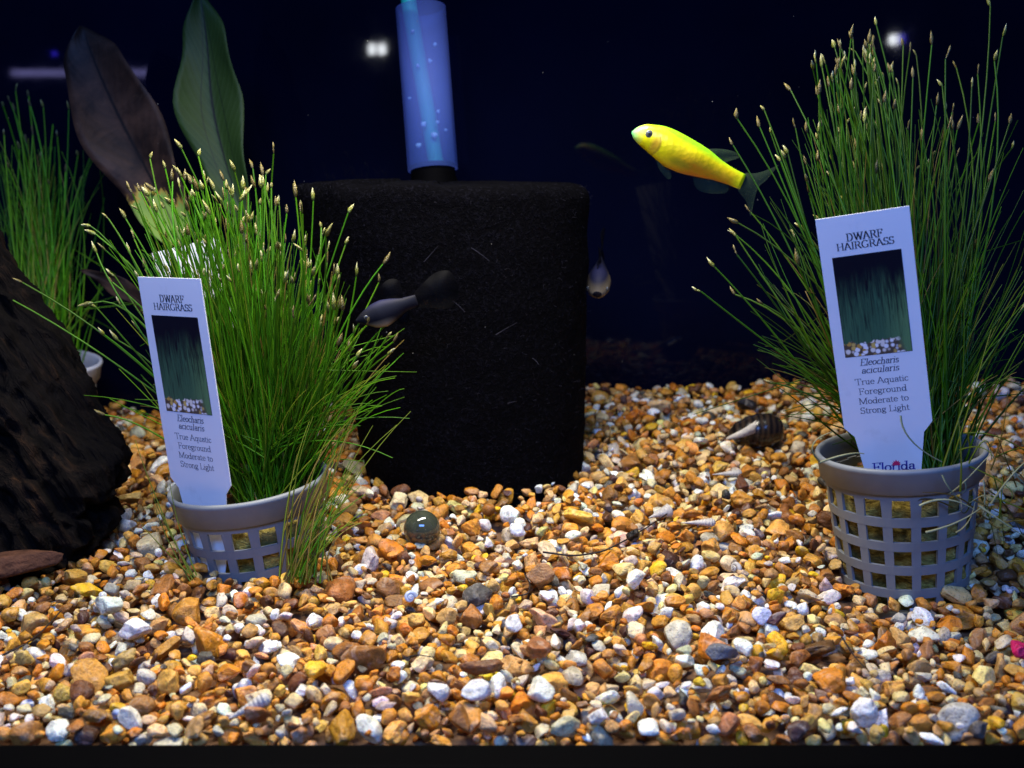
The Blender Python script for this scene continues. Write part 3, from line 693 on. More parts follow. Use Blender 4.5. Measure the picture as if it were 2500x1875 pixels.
# ------------------------------------------------------------------ broad-leaved plant
def leaf_mat(name, dead):
    t = NT(name); g = t.coord('UV'); p = t.pos()
    sp = t.n('ShaderNodeSeparateXYZ'); t.l(g, sp.inputs[0]); U, V = sp.outputs[0], sp.outputs[1]     # U across -> 0..1 (midrib .5), V along from the base
    au = t.math('ABSOLUTE', t.math('SUBTRACT', U, .5))
    vein = t.n('ShaderNodeTexWave'); vein.inputs['Scale'].default_value = 1; vein.inputs['Distortion'].default_value = .6; vein.inputs['Detail'].default_value = 2
    cmb = t.n('ShaderNodeCombineXYZ'); t.l(t.math('ADD', t.math('MULTIPLY', V, 5.5), t.math('MULTIPLY', au, -3.2)), cmb.inputs[0]); t.l(cmb.outputs[0], vein.inputs['Vector'])
    rib = t.ramp(au, [(.008, (1.,)), (.028, (0.,))]); rib2 = t.ramp(t.math('ABSOLUTE', t.math('SUBTRACT', au, t.math('MULTIPLY', .26, t.math('SUBTRACT', 1.08, V)))), [(.003, (.7,)), (.012, (0.,))])
    n = t.noise(p, 70, 5, .65, .5)
    gcol = t.mix(n, lin(30, 50, 20), lin(50, 76, 30))
    gcol = t.mix(t.ramp(vein.outputs['Fac'], [(.9, (0.,)), (.99, (.22,))]), gcol, lin(64, 88, 54))
    gcol = t.mix(rib, gcol, lin(12, 20, 14)); gcol = t.mix(rib2, gcol, lin(16, 26, 18))
    c = gcol
    if dead:
        gl = t.mix(n, lin(112, 150, 62), lin(164, 190, 88)); gl = t.mix(rib, gl, lin(84, 100, 50))
        br = t.mix(t.ramp(n, [(.35, (0.,)), (.7, (1.,))]), lin(30, 21, 17), lin(70, 51, 40)); br = t.mix(t.ramp(t.noise(p, 190, 4, .7, 1), [(.62, (0.,)), (.78, (.4,))]), br, lin(92, 76, 60)); br = t.mix(rib, br, lin(14, 10, 10))
        lim = t.math('ADD', t.math('ADD', V, t.math('MULTIPLY', t.noise(t.scale(g, (2.6, 2.2, 1)), 1.7, 5, .6, .8), .42)), t.math('MULTIPLY', U, .10))
        c = t.mix(t.ramp(lim, [(.455, (0.,)), (.465, (1.,))]), gl, br)
        c = t.mix(t.ramp(lim, [(.435, (0.,)), (.453, (.9,)), (.47, (0.,))]), c, lin(196, 150, 64))
    t.set(Base_Color=c, Roughness=.55); t.b.inputs['Specular IOR Level'].default_value = .2
    t.bump(t.math('ADD', t.math('MULTIPLY', vein.outputs['Fac'], .35), n), .2, .0005)
    translucent(t, c, .3); return t.m
def leaf(name, cl, half, d0, d1, mat, parent, cup=.5, wave=.25, label=None):
    """cl: centre line in photo points from base to tip, half: half widths in photo px; d0..d1 depth from base to tip"""
    n, m = 28, 12; t = np.linspace(0, 1, len(cl)); T = np.linspace(0, 1, n + 1)
    cx_ = np.interp(T, t, [c[0] for c in cl]); cy_ = np.interp(T, t, [c[1] for c in cl])
    k = np.ones(5) / 5
    for _ in range(2):
        for arr in (cx_, cy_):
            pad = np.pad(arr, 2, mode='reflect', reflect_type='odd'); arr[:] = np.convolve(pad, k, 'valid')
    hw = np.interp(T, np.linspace(0, 1, len(half)), half); hw = hw * (1 + .10 * np.sin(T * 15 + len(cl)) * np.minimum(1, 3 * (1 - T))); hw = np.convolve(np.pad(hw, 1, mode='edge'), [.25, .5, .25], 'valid'); hw[-1] = 1
    v, uv, f = [], [], []
    for i in range(n + 1):
        d = d0 + (d1 - d0) * T[i]
        i0, i1 = max(0, i - 1), min(n, i + 1); tx, ty = cx_[i1] - cx_[i0], cy_[i1] - cy_[i0]; L = math.hypot(tx, ty); nxp, nyp = -ty / L, tx / L
        for j in range(m + 1):
            s = -1 + 2 * j / m
            q = at(cx_[i] - nxp * s * hw[i] * -1, cy_[i] - nyp * s * hw[i] * -1, d)
            q = q + np.array([0, -cup * abs(s) ** 1.3 * hw[i] / 60 + wave * math.sin(T[i] * 13 + s * 2) * abs(s) ** 2 * 1.1 + .35 * math.sin(T[i] * 3.2), 0]) 
            v.append(q); uv.append((j / m, T[i]))
    for i in range(n):
        for j in range(m): f.append((i * (m + 1) + j, i * (m + 1) + j + 1, (i + 1) * (m + 1) + j + 1, (i + 1) * (m + 1) + j))
    o = mesh(name, v, f, mat, parent); lay = o.data.uv_layers.new(name='UVMap')
    for lp in o.data.loops: lay.data[lp.index].uv = uv[lp.vertex_index]
    so = o.modifiers.new('thickness', 'SOLIDIFY'); so.thickness = .03 * S
    if label: o['label'] = label
    return o
M['leaf_g'] = leaf_mat('green_leaf', False); M['leaf_d'] = leaf_mat('half_dead_leaf', True)
M['petiole'] = plain('petiole', lin(70, 74, 40), .5, .4, .2)
crown = at(560, 1010, 47); crown[2] = ground(crown[0], crown[1]) + .1
bp = empty('broadleaf_plant', crown); tag(bp, 'broad-leaved plant with one green and one rotting brown leaf behind the left grass', 'plant')
leaf('leaf', [(440, 590), (400, 505), (345, 400), (290, 300), (245, 200), (215, 120), (202, 64)], [22, 70, 92, 92, 96, 66, 2], 46.5, 48, M['leaf_d'], bp, .3, .22, 'withered brown leaf with a ragged yellow-green base')
leaf('leaf', [(600, 540), (560, 440), (530, 340), (508, 240), (505, 140), (498, 60), (488, -20)], [10, 48, 72, 76, 66, 50, 2], 46.5, 46.5, M['leaf_g'], bp, .45, .18, 'upright dark green leaf')
leaf('leaf', [(420, 800), (350, 742), (290, 705), (240, 678), (200, 658)], [10, 22, 24, 16, 2], 45, 46, M['leaf_d'], bp, .2, .1, 'narrow dull brown leaf')
for (a, m_) in [((440, 592), (520, 800)), ((600, 545), (585, 800)), ((420, 800), (520, 900))]:
    p = at(*a, 46.5 if a[1] < 700 else 45); v, f = tube(curve(p, at(*m_, 47), crown, 12), .13, .2, 8); mesh('leaf_stalk', v, f, M['petiole'], bp)

# ------------------------------------------------------------------ sponge filter
def foam_mat():
    t = NT('black_foam'); p = t.pos()
    n = t.noise(p, 620, 4, .8); n2 = t.noise(p, 55, 4)
    t.set(Base_Color=t.mix(t.ramp(n, [(.50, (0.,)), (.62, (1.,))]), (.0005, .0004, .0010), t.mix(n2, (.0012, .0011, .0024), (.005, .0048, .008))), Roughness=.9)
    t.b.inputs['Specular IOR Level'].default_value = .04
    t.bump(n, 1.0, .002); return t.m
M['foam'] = foam_mat()
flt = empty('sponge_filter', (SPONGE[0], SPONGE[1], 1.2)); tag(flt, 'large black foam sponge filter with a glowing blue lift tube', 'sponge filter')
n = 140; v, f = [], []
prof = []
for z in np.linspace(1.0, 13.2, 60): prof.append((z, 0.0))
for a in np.linspace(0, 90, 8)[1:]: prof.append((13.2 + .55 * math.sin(R(a)), .55 * (1 - math.cos(R(a)))))
for q in (1.5, 2.6, 3.6): prof.append((13.78, q))
for z, ins in prof:
    t_ = (z - 1) / 12.8; rx = 4.45 + 1.45 * t_ ** 1.2 - ins; ry = 4.3 + .2 * t_ - ins; ox = -1.4 * t_ ** 1.2
    for i in range(n):
        a = 2 * math.pi * i / n; ca, sa = math.cos(a), math.sin(a)
        e = 1 / (abs(ca) ** 2.05 + abs(sa) ** 2.05) ** (1 / 2.05)
        q = noise.noise(Vector((ca * 4, sa * 4, z * .8))) * .07 + noise.noise(Vector((ca * 22, sa * 22, z * 5))) * .035
        v.append((SPONGE[0] + ox + (rx + q) * ca * e, SPONGE[1] + (ry + q) * sa * e, z + (.26 * noise.noise(Vector((ca * 5, sa * 5, 3))) + .10 * noise.noise(Vector((ca * 13, sa * 13, 3))) + .06 * noise.noise(Vector((ca * 31, sa * 31, 3))) if z > 12.5 else 0)))
m = len(prof)
for j in range(m - 1):
    for i in range(n): f.append((j * n + i, j * n + (i + 1) % n, (j + 1) * n + (i + 1) % n, (j + 1) * n + i))
f.append(tuple((m - 1) * n + i for i in range(n)))
sponge = mesh('sponge', v, f, M['foam'], flt)
M['fibre'] = plain('pale_fibre', lin(40, 39, 48), .8, .05, .5)
# lint caught on the foam
va = np.array(v[:60 * n]); vs, fs, k = [], [], 0; r2 = np.random.default_rng(4)
front = [q for q in range(0, len(v) - 4 * n) if v[q][1] < SPONGE[1] + .5]
for q in r2.choice(front, 2200):
    p = np.array(v[q]); L = abs(r2.normal(0, .08)) + .02; d = r2.normal(0, 1, 3); d[1] = -abs(d[1]) * .35; d /= np.linalg.norm(d)
    p = p + np.array([0, -.01, 0]); pts = curve(p, p + d * L * .5 + r2.normal(0, L * .15, 3), p + d * L, 4)
    a, b = tube(pts, .005, .003, 3); vs.append(a - np.array(flt['_w'])); fs.append(b + k); k += len(a)
for (x0, y0, x1, y1) in [(1210, 818, 1262, 788), (1150, 605, 1195, 638), (1035, 640, 1070, 600), (1105, 735, 1135, 762), (1300, 875, 1315, 890), (1240, 985, 1262, 980)]:
    p, q = at(x0, y0, 39.6), at(x1, y1, 39.4); a, b = tube(curve(p, (p + q) / 2 + .03, q, 6), .018, .008, 4); vs.append(a - np.array(flt['_w'])); fs.append(b + k); k += len(a)
tag(link('lint', big_mesh('lint', np.concatenate(vs), np.concatenate(fs), M['fibre']), sponge), kind='stuff')
def tube_mat():
    t = NT('blue_tube_plastic'); n = t.noise(t.pos(), 60, 3)
    c = t.mix(n, lin(116, 140, 214), lin(134, 156, 226)); t.set(Base_Color=c, Roughness=.6)
    translucent(t, lin(110, 120, 235), .5, .66, (.78, .92, 1.0)); return t.m
M['tube'] = tube_mat()
def airline_mat():
    t = NT('teal_airline'); t.set(Base_Color=lin(50, 205, 180), Roughness=.5); translucent(t, lin(50, 205, 180), .4); return t.m
M['airline'] = airline_mat()
DT = 47.0
tb, tt = at(1057, 415, DT), at(1027, 20, DT)
ax = (tt - tb); Lt = np.linalg.norm(ax); ax /= Lt
def along(a0, dirv, prof, n=48):
    """closed profile (radius, height) turned about an axis"""
    d = Vector(dirv); q = d.to_track_quat('Z', 'Y').to_matrix(); v, f = revolve(prof, n)
    return np.array(v) @ np.array(q).T + a0, f
rt = 61 * DT / FPX
v, f = along(tb, ax, [(rt, 0), (rt, Lt), (rt - .1, Lt), (rt - .1, 0)]); lift = mesh('lift_tube', v, f, M['tube'], flt)
v, f = along(tb - ax * 1.2, ax, [(.01, 0), (rt + .02, 0), (rt + .02, .5), (rt - .12, .9), (rt - .12, 1.4), (.01, 1.4)]); mesh('collar', v, f, M['black_plastic'], flt)
pts = [at(990, -60, DT), at(1000, 20, DT), at(1022, 150, DT), at(1045, 280, DT), at(1066, 408, DT)]
cp = []
for i in range(len(pts) - 1):
    for s in np.linspace(0, 1, 8, endpoint=False): cp.append(pts[i] * (1 - s) + pts[i + 1] * s)
cp.append(pts[-1]); v, f = tube(np.array(cp), .33, .33, 16); mesh('air_line', v, f, M['airline'], flt)
t = NT('air_bubble'); t.set(Base_Color=(.9, .95, 1), Roughness=.05); t.b.inputs['Transmission Weight'].default_value = 0.2; M['bubble'] = t.m
bv, bf = ico(2)
for (x, y, s, dd) in [(1060, 330, .16, -.9), (1034, 303, .14, -.9), (1022, 355, .15, -.85), (1068, 298, .08, -.85), (1088, 317, .08, -.8), (1050, 148, .10, -.9), (1020, 160, .09, -.9), (1062, 108, .10, -.8), (1008, 75, .08, -.9), (1070, 272, .09, -.9), (1000, 240, .08, -.8)]:
    r3 = np.random.default_rng(x); p = at(x, y, DT + dd * .55)
    q = bv * s * .9 * (1 + .15 * r3.normal(size=(len(bv), 1))) * (1, .8, .9)
    o = mesh('bubble', q + p, bf, M['bubble'], loc=p); tag(o, 'tiny pale air bubble inside the blue lift tube', 'bubble', 'air bubbles in the lift tube')

# ------------------------------------------------------------------ driftwood and slab
def wood_mat():
    t = NT('driftwood'); p = t.coord('Object')
    rm = t.scale(p, (1, 1, 1)); rm.node.inputs['Rotation'].default_value = (0, R(30), 0); n = t.noise(t.scale(rm, (1, 1, .07)), 260, 5, .7, .3); n2 = t.noise(p, 30, 4)
    c = t.ramp(n, [(.40, lin(3, 2, 2)), (.54, lin(14, 10, 8)), (.66, lin(34, 23, 15)), (.80, lin(92, 62, 38))])
    t.set(Base_Color=t.mix(t.ramp(n2, [(.4, (0.,)), (.58, (.8,))]), c, lin(9, 7, 7)), Roughness=.8)
    t.b.inputs['Specular IOR Level'].default_value = .06
    t.bump(n, 1.0, .005); return t.m
M['wood'] = wood_mat()
lo = [(560, -14), (600, 8), (660, 40), (700, 62), (718, 86), (745, 88), (800, 124), (826, 148), (900, 178), (955, 224), (1000, 234), (1050, 278), (1080, 298), (1120, 316), (1170, 314), (1205, 294), (1226, 258), (1250, 282), (1285, 278), (1310, 252), (1345, 234), (1380, 150), (1410, 90)]
n, m = 220, 150; v, f = [], []
AXW = np.array([.5, 0, -.866]); E1 = np.array([.866, 0, .5])
for j in range(m + 1):
    y = 560 + (1410 - 560) * j / m; xr = np.interp(y, [q[0] for q in lo], [q[1] for q in lo]) - 8; xl = -330 + .35 * (y - 560)
    d = 39.0 - 2.2 * j / m; hw = (xr - xl) / 2 * d / FPX; c = at((xl + xr) / 2, y, d)
    for i in range(n):
        a = 2 * math.pi * i / n; ca, sa = math.cos(a), math.sin(a)
        p = c + np.array([hw * ca, 2.5 * sa, 0]); t_ = p @ AXW; u_ = p @ E1; w_ = p[1]
        rg = 1 - 2 * abs(noise.noise(Vector((u_ * 1.1, w_ * 1.1, t_ * .10)))) ; rg2 = 1 - 2 * abs(noise.noise(Vector((u_ * 3.1 + 9, w_ * 3.1, t_ * .25)))); lump = noise.noise(Vector((u_ * .45, w_ * .45, t_ * .4 + 3))); chip = noise.noise(Vector((u_ * 2.2, w_ * 2.2, t_ * 1.8)))
        q = .46 * rg + .26 * rg2 + .35 * lump + .2 * chip - .45
        v.append(p + np.array([q * ca * .75, q * sa * 1.3, .12 * chip]))
for j in range(m):
    for i in range(n): f.append((j * n + i, (j + 1) * n + i, (j + 1) * n + (i + 1) % n, j * n + (i + 1) % n))
f += [tuple(range(n)), tuple(m * n + i for i in range(n))[::-1]]
o = mesh('driftwood', v, f, M['wood']); tag(o, 'dark grainy driftwood stump leaning in from the left edge', 'driftwood')
M['slab'] = plain('red_slate', lin(84, 54, 38), .8, .15, .5, 260, .8, .002)
p = at(30, 1372, 34.3); sv = stone_shape(V3, 77, 12, .12) * (1.55, .9, .42) @ np.array(Euler((.1, R(-3), .15)).to_matrix()).T
o = mesh('slab', sv + p, F3, M['slab']); tag(o, 'flat reddish brown slab of rock below the driftwood', 'rock')

# ------------------------------------------------------------------ specks drifting in the water
vs, fs, k = [], [], 0; r4 = np.random.default_rng(21)
for _ in range(60):
    p = at(r4.uniform(20, 2480), r4.uniform(20, 1050), r4.uniform(33, 50)); sz = r4.uniform(.008, .022)
    q = stone_shape(V1, int(r4.integers(9)), 4, .3) * sz * r4.uniform(.5, 1.6, 3) + p; vs.append(q); fs.append(F1 + k); k += len(q)
M['speck'] = plain('drifting_speck', lin(84, 82, 78), .7, .2, .2)
tag(link('water_specks', big_mesh('water_specks', np.concatenate(vs), np.concatenate(fs), M['speck'])), 'tiny pale specks drifting in the water', 'specks', kind='stuff')

# ------------------------------------------------------------------ fish
def fish_body(prof, wid, nseg=40, n=28):
    """prof: (t, upper, lower) along +X from the snout; wid: (t, half thickness)"""
    T = [q[0] for q in prof]; v, f = [], []
    tt = np.concatenate([np.linspace(0, .08, 7), np.linspace(.1, 1, nseg - 7)]) * T[-1]
    up = np.interp(tt, T, [q[1] for q in prof]); lw = np.interp(tt, T, [q[2] for q in prof]); wd = np.interp(tt, [q[0] for q in wid], [q[1] for q in wid])
    k = np.array([.25, .5, .25])
    for arr in (up, lw, wd):
        for _ in range(2): arr[1:-1] = np.convolve(arr, k, 'valid')
    for s, a0, b0, w0 in zip(tt, up, lw, wd):
        c = (a0 + b0) / 2; h = (a0 - b0) / 2
        for i in range(n):
            a = 2 * math.pi * i / n; v.append((s, w0 * math.cos(a), c + h * math.sin(a)))
    m = len(tt)
    for j in range(m - 1):
        for i in range(n): f.append((j * n + i, (j + 1) * n + i, (j + 1) * n + (i + 1) % n, j * n + (i + 1) % n))
    f += [tuple(range(n)), tuple((m - 1) * n + i for i in range(n))[::-1]]
    return v, f
def fin(outline, th=.025, ripple=.05):
    """outline (x, z) of a thin fin, given real thickness"""
    ol = np.array(outline, float); nn = len(ol); sm = []
    for i in range(nn):                      # round the outline off
        a, b, c, d = ol[i - 1], ol[i], ol[(i + 1) % nn], ol[(i + 2) % nn]
        for q in (0, .25, .5, .75): sm.append(.5 * (2 * b + (c - a) * q + (2 * a - 5 * b + 4 * c - d) * q * q + (3 * b - a - 3 * c + d) * q ** 3))
    outline = sm
    n = len(outline); c = np.mean(outline, 0); v = []
    for s in (-1, 1):
        for x, z in outline: v.append((x, s * th / 2 + ripple * math.sin(x * 6 + z * 4), z))
        v.append((c[0], s * th / 2 * 1.5, c[1]))
    f = []
    for i in range(n):
        j = (i + 1) % n
        f += [(n, j, i), (n + 1 + n, n + 1 + i, n + 1 + j), (i, j, n + 1 + j, n + 1 + i)]
    return v, f
def fin_mat(name, c, transp):
    t = NT(name); g = t.coord('Object'); n = t.noise(t.scale(g, (1, 1, 6)), 700, 3)
    t.set(Base_Color=t.mix(n, tuple(x * .35 for x in c), c), Roughness=.6); t.b.inputs['Specular IOR Level'].default_value = .1; translucent(t, c, .4, transp); return t.m
def glow_mat():
    t = NT('yellow_fish_skin'); g = t.coord('Generated'); sp = t.n('ShaderNodeSeparateXYZ'); t.l(g, sp.inputs[0]); X, Z = sp.outputs[0], sp.outputs[2]
    n = t.noise(t.coord('Object'), 90, 3)
    # height of the flank above the belly line, corrected for the taper of the body
    hh = t.math('ADD', Z, t.math('MULTIPLY', n, .06))
    belly = t.math('MULTIPLY', t.ramp(X, [(.22, (0.,)), (.55, (1.,)), (.88, (.9,)), (.97, (0.,))]), t.ramp(hh, [(.34, (1.,)), (.74, (0.,))]))
    c = t.mix(belly, lin(240, 230, 6), lin(228, 140, 6))
    back = t.ramp(t.math('ADD', hh, t.math('MULTIPLY', X, .26)), [(.84, (0.,)), (1.04, (.9,))])
    c = t.mix(back, c, lin(120, 214, 30))
    nose = t.ramp(X, [(.0, (1.,)), (.10, (0.,))]); c = t.mix(nose, c, lin(96, 214, 130))
    gx_ = t.math('SUBTRACT', X, .20); gz_ = t.math('SUBTRACT', Z, .40)
    gill = t.ramp(t.math('ADD', t.math('MULTIPLY', t.math('MULTIPLY', gx_, gx_), 420.), t.math('MULTIPLY', t.math('MULTIPLY', gz_, gz_), 14.)), [(.1, (.6,)), (1., (0.,))]); c = t.mix(gill, c, lin(178, 84, 40))
    bx = t.math('SUBTRACT', X, .45); bz = t.math('SUBTRACT', Z, .24)
    gut = t.ramp(t.math('ADD', t.math('MULTIPLY', t.math('MULTIPLY', bx, bx), 60.), t.math('MULTIPLY', t.math('MULTIPLY', bz, bz), 60.)), [(.1, (.6,)), (1., (0.,))]); c = t.mix(gut, c, lin(150, 142, 20))
    vo = t.n('ShaderNodeTexVoronoi'); vo.inputs['Scale'].default_value = 620; t.l(t.coord('Object'), vo.inputs['Vector'])
    c = t.mix(t.ramp(vo.outputs['Distance'], [(.4, (0.,)), (.9, (.28,))]), c, lin(186, 160, 10))
    c = t.mix(t.ramp(t.math('ABSOLUTE', t.math('SUBTRACT', t.math('ADD', X, t.math('MULTIPLY', t.math('MULTIPLY', gz_, gz_), .35)), .235)), [(.004, (.55,)), (.014, (0.,))]), c, lin(150, 110, 20))
    t.set(Base_Color=c, Roughness=.36); t.bump(vo.outputs['Distance'], .16, .0004); return t.m
k = 4.2 / 1228
prof = [(0, 8, -14), (30, 70, -52), (105, 125, -85), (277, 180, -140), (430, 182, -186), (560, 170, -186), (642, 162, -178), (792, 140, -148), (965, 88, -112), (1100, 68, -100), (1228, 60, -98)]
prof = [(a * k, b * k, c * k) for a, b, c in prof]
wid = [(0, .04), (.15, .2), (.5, .34), (1.2, .42), (2.2, .36), (3.2, .18), (4.2, .08)]
def eye_mesh(): return ico(3)
t = NT('fish_eye'); g = t.coord('Object'); ln = t.n('ShaderNodeVectorMath', operation='LENGTH'); mp = t.scale(g, (1, 0, 1)); t.l(mp, ln.inputs[0])
t.set(Base_Color=t.ramp(ln.outputs['Value'], [(.0, (.005, .005, .008)), (.0005, (.01, .01, .015)), (.0007, (.62, .62, .58)), (.0016, (.4, .4, .34))], 'LINEAR'), Roughness=.08); M['eye'] = t.m
M['finc'] = fin_mat('clear_fin', lin(96, 124, 96), .84); M['find'] = fin_mat('dark_fin', lin(10, 10, 16), .5)
def fish(loc, rot, name, label, body, skin, fins, eyes, er):
    root = empty(name, loc, rot); tag(root, label, 'fish')
    v, f = body; mesh('body', v, f, skin, root, True)
    for nm, ol, mt in fins: v, f = fin(ol); mesh(nm, v, f, mt, root, True)
    ev, ef = ico(3)
    for x, y, z in eyes:
        o = mesh('eye', ev * er * (1, .55, 1), ef, M['eye'], root, True); o.location = Vector((x, y, z)) * S
    return root
px0 = at(1450 + 375 / 4.02, 200 + 490 / 4.02, 37)
yf = fish(px0, (0, R(22.5), R(4)), 'fish', 'bright yellow fish with orange belly and green back swimming left', fish_body(prof, wid), glow_mat(),
     [('tail_fin', [(4.12, .2), (4.5, .38), (4.95, .75), (5.12, .92), (4.95, .35), (4.78, .0), (4.85, -.5), (4.95, -1.0), (4.6, -.62), (4.12, -.34)], M['finc']),
      ('anal_fin', [(2.55, -.48), (2.75, -.82), (3.05, -.9), (3.5, -.78), (3.85, -.58), (3.75, -.34), (3.2, -.34)], M['finc']),
      ('dorsal_fin', [(2.6, .44), (3.05, .66), (3.5, .74), (3.75, .66), (3.45, .38), (3.3, .22), (2.9, .30)], M['finc']),
      ('pelvic_fin', [(1.15, -.5), (1.35, -.78), (1.75, -.96), (1.85, -.84), (1.6, -.52)], M['finc'])],
     [(.52, -.29, .13), (.52, .29, .13)], .14)
def molly_mat(name='black_fish_skin', pale=.04, z0=.12, z1=.36):
    t = NT(name); g = t.coord('Generated'); sp = t.n('ShaderNodeSeparateXYZ'); t.l(g, sp.inputs[0])
    n = t.noise(t.coord('Object'), 120, 3)
    bl = t.math('MULTIPLY', t.ramp(sp.outputs[2], [(z0, (1.,)), (z1, (0.,))]), t.ramp(sp.outputs[0], [(pale, (0.,)), (pale + .11, (1.,)), (.45, (1.,)), (.62, (0.,))]))
    c = t.mix(n, lin(10, 10, 15), lin(20, 20, 28)); c = t.mix(t.ramp(sp.outputs[2], [(.75, (0.,)), (1., (.6,))]), c, lin(38, 40, 74))  # bluish light from above painted into the colour along the back
    t.set(Base_Color=t.mix(bl, c, lin(138, 122, 92)), Roughness=.6); t.b.inputs['Specular IOR Level'].default_value = .15; return t.m
M['molly'] = molly_mat()
mp_ = [(0, .03, -.05), (.25, .2, -.22), (.6, .36, -.45), (.95, .42, -.52), (1.3, .36, -.4), (1.7, .26, -.22), (2.15, .22, -.17)]
mw_ = [(0, .04), (.3, .18), (.8, .27), (1.3, .22), (2.15, .07)]
mf = [('tail_fin', [(2.05, .2), (2.5, .5), (3.05, .72), (3.5, .62), (3.62, .1), (3.45, -.4), (3.0, -.55), (2.5, -.36), (2.05, -.16)], M['find']),
      ('dorsal_fin', [(1.0, .34), (1.08, .78), (1.45, .98), (1.78, .82), (1.72, .24), (1.4, .3)], M['find']),
      ('anal_fin', [(1.3, -.33), (1.45, -.6), (1.7, -.55), (1.75, -.2)], M['find'])]
fish(at(869, 783, 36.8), (0, R(-17), R(8)), 'fish', 'small black fish with a pale belly in front of the foam filter', fish_body(mp_, mw_), M['molly'], mf, [(.36, -.19, .02), (.36, .19, .02)], .08)
f3 = fish(at(1458, 718, 44), (R(0), R(-27), R(82)), 'fish', 'small dark fish facing the viewer, right of the foam filter', fish_body([(0, .10, -.14), (.12, .2, -.26)] + mp_[2:], [(0, .16), (.12, .27), (.4, .40), (.9, .44), (1.4, .3), (2.15, .07)]), molly_mat('grey_fish_skin', -.2, .40, .85), mf + [('pectoral_fin', [(.6, -.1), (.75, .12), (1.0, .2), (1.05, .0), (.8, -.2)], M['find'])], [(.26, -.34, .06), (.26, .34, .06)], .085)

f3.scale = (1.15, 1.15, 1.15)
# ------------------------------------------------------------------ odd things lying on the gravel
def on_gravel(px, py, lift=0.0):
    """walk along the line of sight of a spot in the photo until it meets the stones"""
    for d in np.arange(26, 62, .1):
        p = at(px, py, d)
        if p[1] > GLASS_Y + .2 and abs(p[0]) < 30 and p[1] < BACK_Y - .3 and p[2] <= top_at(p[0], p[1]) + lift: return p
    return p
t = NT('marble_glass'); n_ = t.noise(t.coord('Object'), 90, 4, .6, 2)
t.set(Base_Color=t.mix(n_, lin(40, 46, 36), lin(96, 100, 78)), Roughness=.04); t.b.inputs['Transmission Weight'].default_value = .35; t.b.inputs['Coat Weight'].default_value = .6; M['marble'] = t.m
p = on_gravel(1030, 1310); v, f = ico(4); p = p + np.array([0, .1, .25]); o = mesh('marble', v * .64 + p, f, M['marble']); tag(o, 'dark greenish glass marble nestled in gravel below the foam filter', 'marble')
M['shell'] = plain('chalky_shell', lin(196, 188, 172), .55, .3, .35, 900, .5, .0004); M['nerite'] = None
def turret(L, r0, turns=9, n=14):
    m = 90; v, f = [], []
    for j in range(m + 1):
        s = j / m; r_ = r0 * (1 - s) * (1 + .16 * abs(math.sin(math.pi * turns * s))) * min(1, math.sqrt(max(s, 0) / .12)) + .006
        for i in range(n): a = 2 * math.pi * i / n + s * 2; v.append((s * L - L / 2, r_ * math.cos(a), r_ * math.sin(a)))
    for j in range(m):
        for i in range(n): f.append((j * n + i, (j + 1) * n + i, (j + 1) * n + (i + 1) % n, j * n + (i + 1) % n))
    f.append(tuple(range(n))); return np.array(v), f
for x, y, L, r0, yaw, roll, lab in [(605, 1735, 1.25, .19, 200, 22, 'long white turret shell lying near the front left of the gravel'), (1775, 1160, 1.15, .15, 178, 4, 'small banded turret shell on the gravel left of the right net pot'),
                              (1705, 1280, 1.2, .16, 176, 2, 'white turret shell in mid gravel below the dark snail shell'), (1612, 1258, .95, .26, 200, 12, 'stubby ribbed white shell beside the thin black twig')]:
    p = on_gravel(x, y, .05); q, f = turret(L, r0, 11); q = q @ np.array(Euler((0, R(roll), R(yaw))).to_matrix()).T
    o = mesh('turret_shell', q + p + np.array([0, 0, .06]), f, M['shell']); tag(o, lab, 'shell', 'turret shells on the gravel')
def stripes_mat():
    t = NT('dark_snail_shell'); g = t.coord('Object'); wv = t.n('ShaderNodeTexWave'); wv.inputs['Scale'].default_value = 130; wv.inputs['Distortion'].default_value = 3; t.l(g, wv.inputs['Vector'])
    t.set(Base_Color=t.mix(wv.outputs['Fac'], lin(14, 12, 14), lin(46, 36, 28)), Roughness=.25); return t.m
M['nerite'] = stripes_mat()
p = on_gravel(1835, 1085, .1); root = empty('snail_shell', p); tag(root, 'dark striped snail shell with a pale lip on the back gravel', 'snail shell')
v, f = ico(4); q = v * (1.15, .75, .72); q[:, 2] *= 1 + .25 * q[:, 0] / 1.15; q = q * (1 + .03 * np.sin(q[:, :1] * 14)); q = q @ np.array(Euler((0, R(-8), R(-12))).to_matrix()).T; mesh('whorl', q + p + np.array([.25, .4, .45]), f, M['nerite'], root)
lipv, lipf = [], []
for i in range(15):
    s = i / 14; c = np.array([-1.15 + 1.2 * s, -.42 - .18 * math.sin(math.pi * s), .30 + .30 * s]); wdt = .06 + .44 * s ** .8
    lipv += [c + (0, 0, 0), c + (.02, .06, wdt), c + (.04, .14, wdt), c + (.04, .14, -.02)]
for i in range(14):
    for j in range(4): lipf.append((i * 4 + j, i * 4 + (j + 1) % 4, i * 4 + 4 + (j + 1) % 4, i * 4 + 4 + j))
lipf += [(3, 2, 1, 0), tuple(56 + j for j in range(4))]
mesh('lip', np.array(lipv) + p, lipf, M['shell'], root)
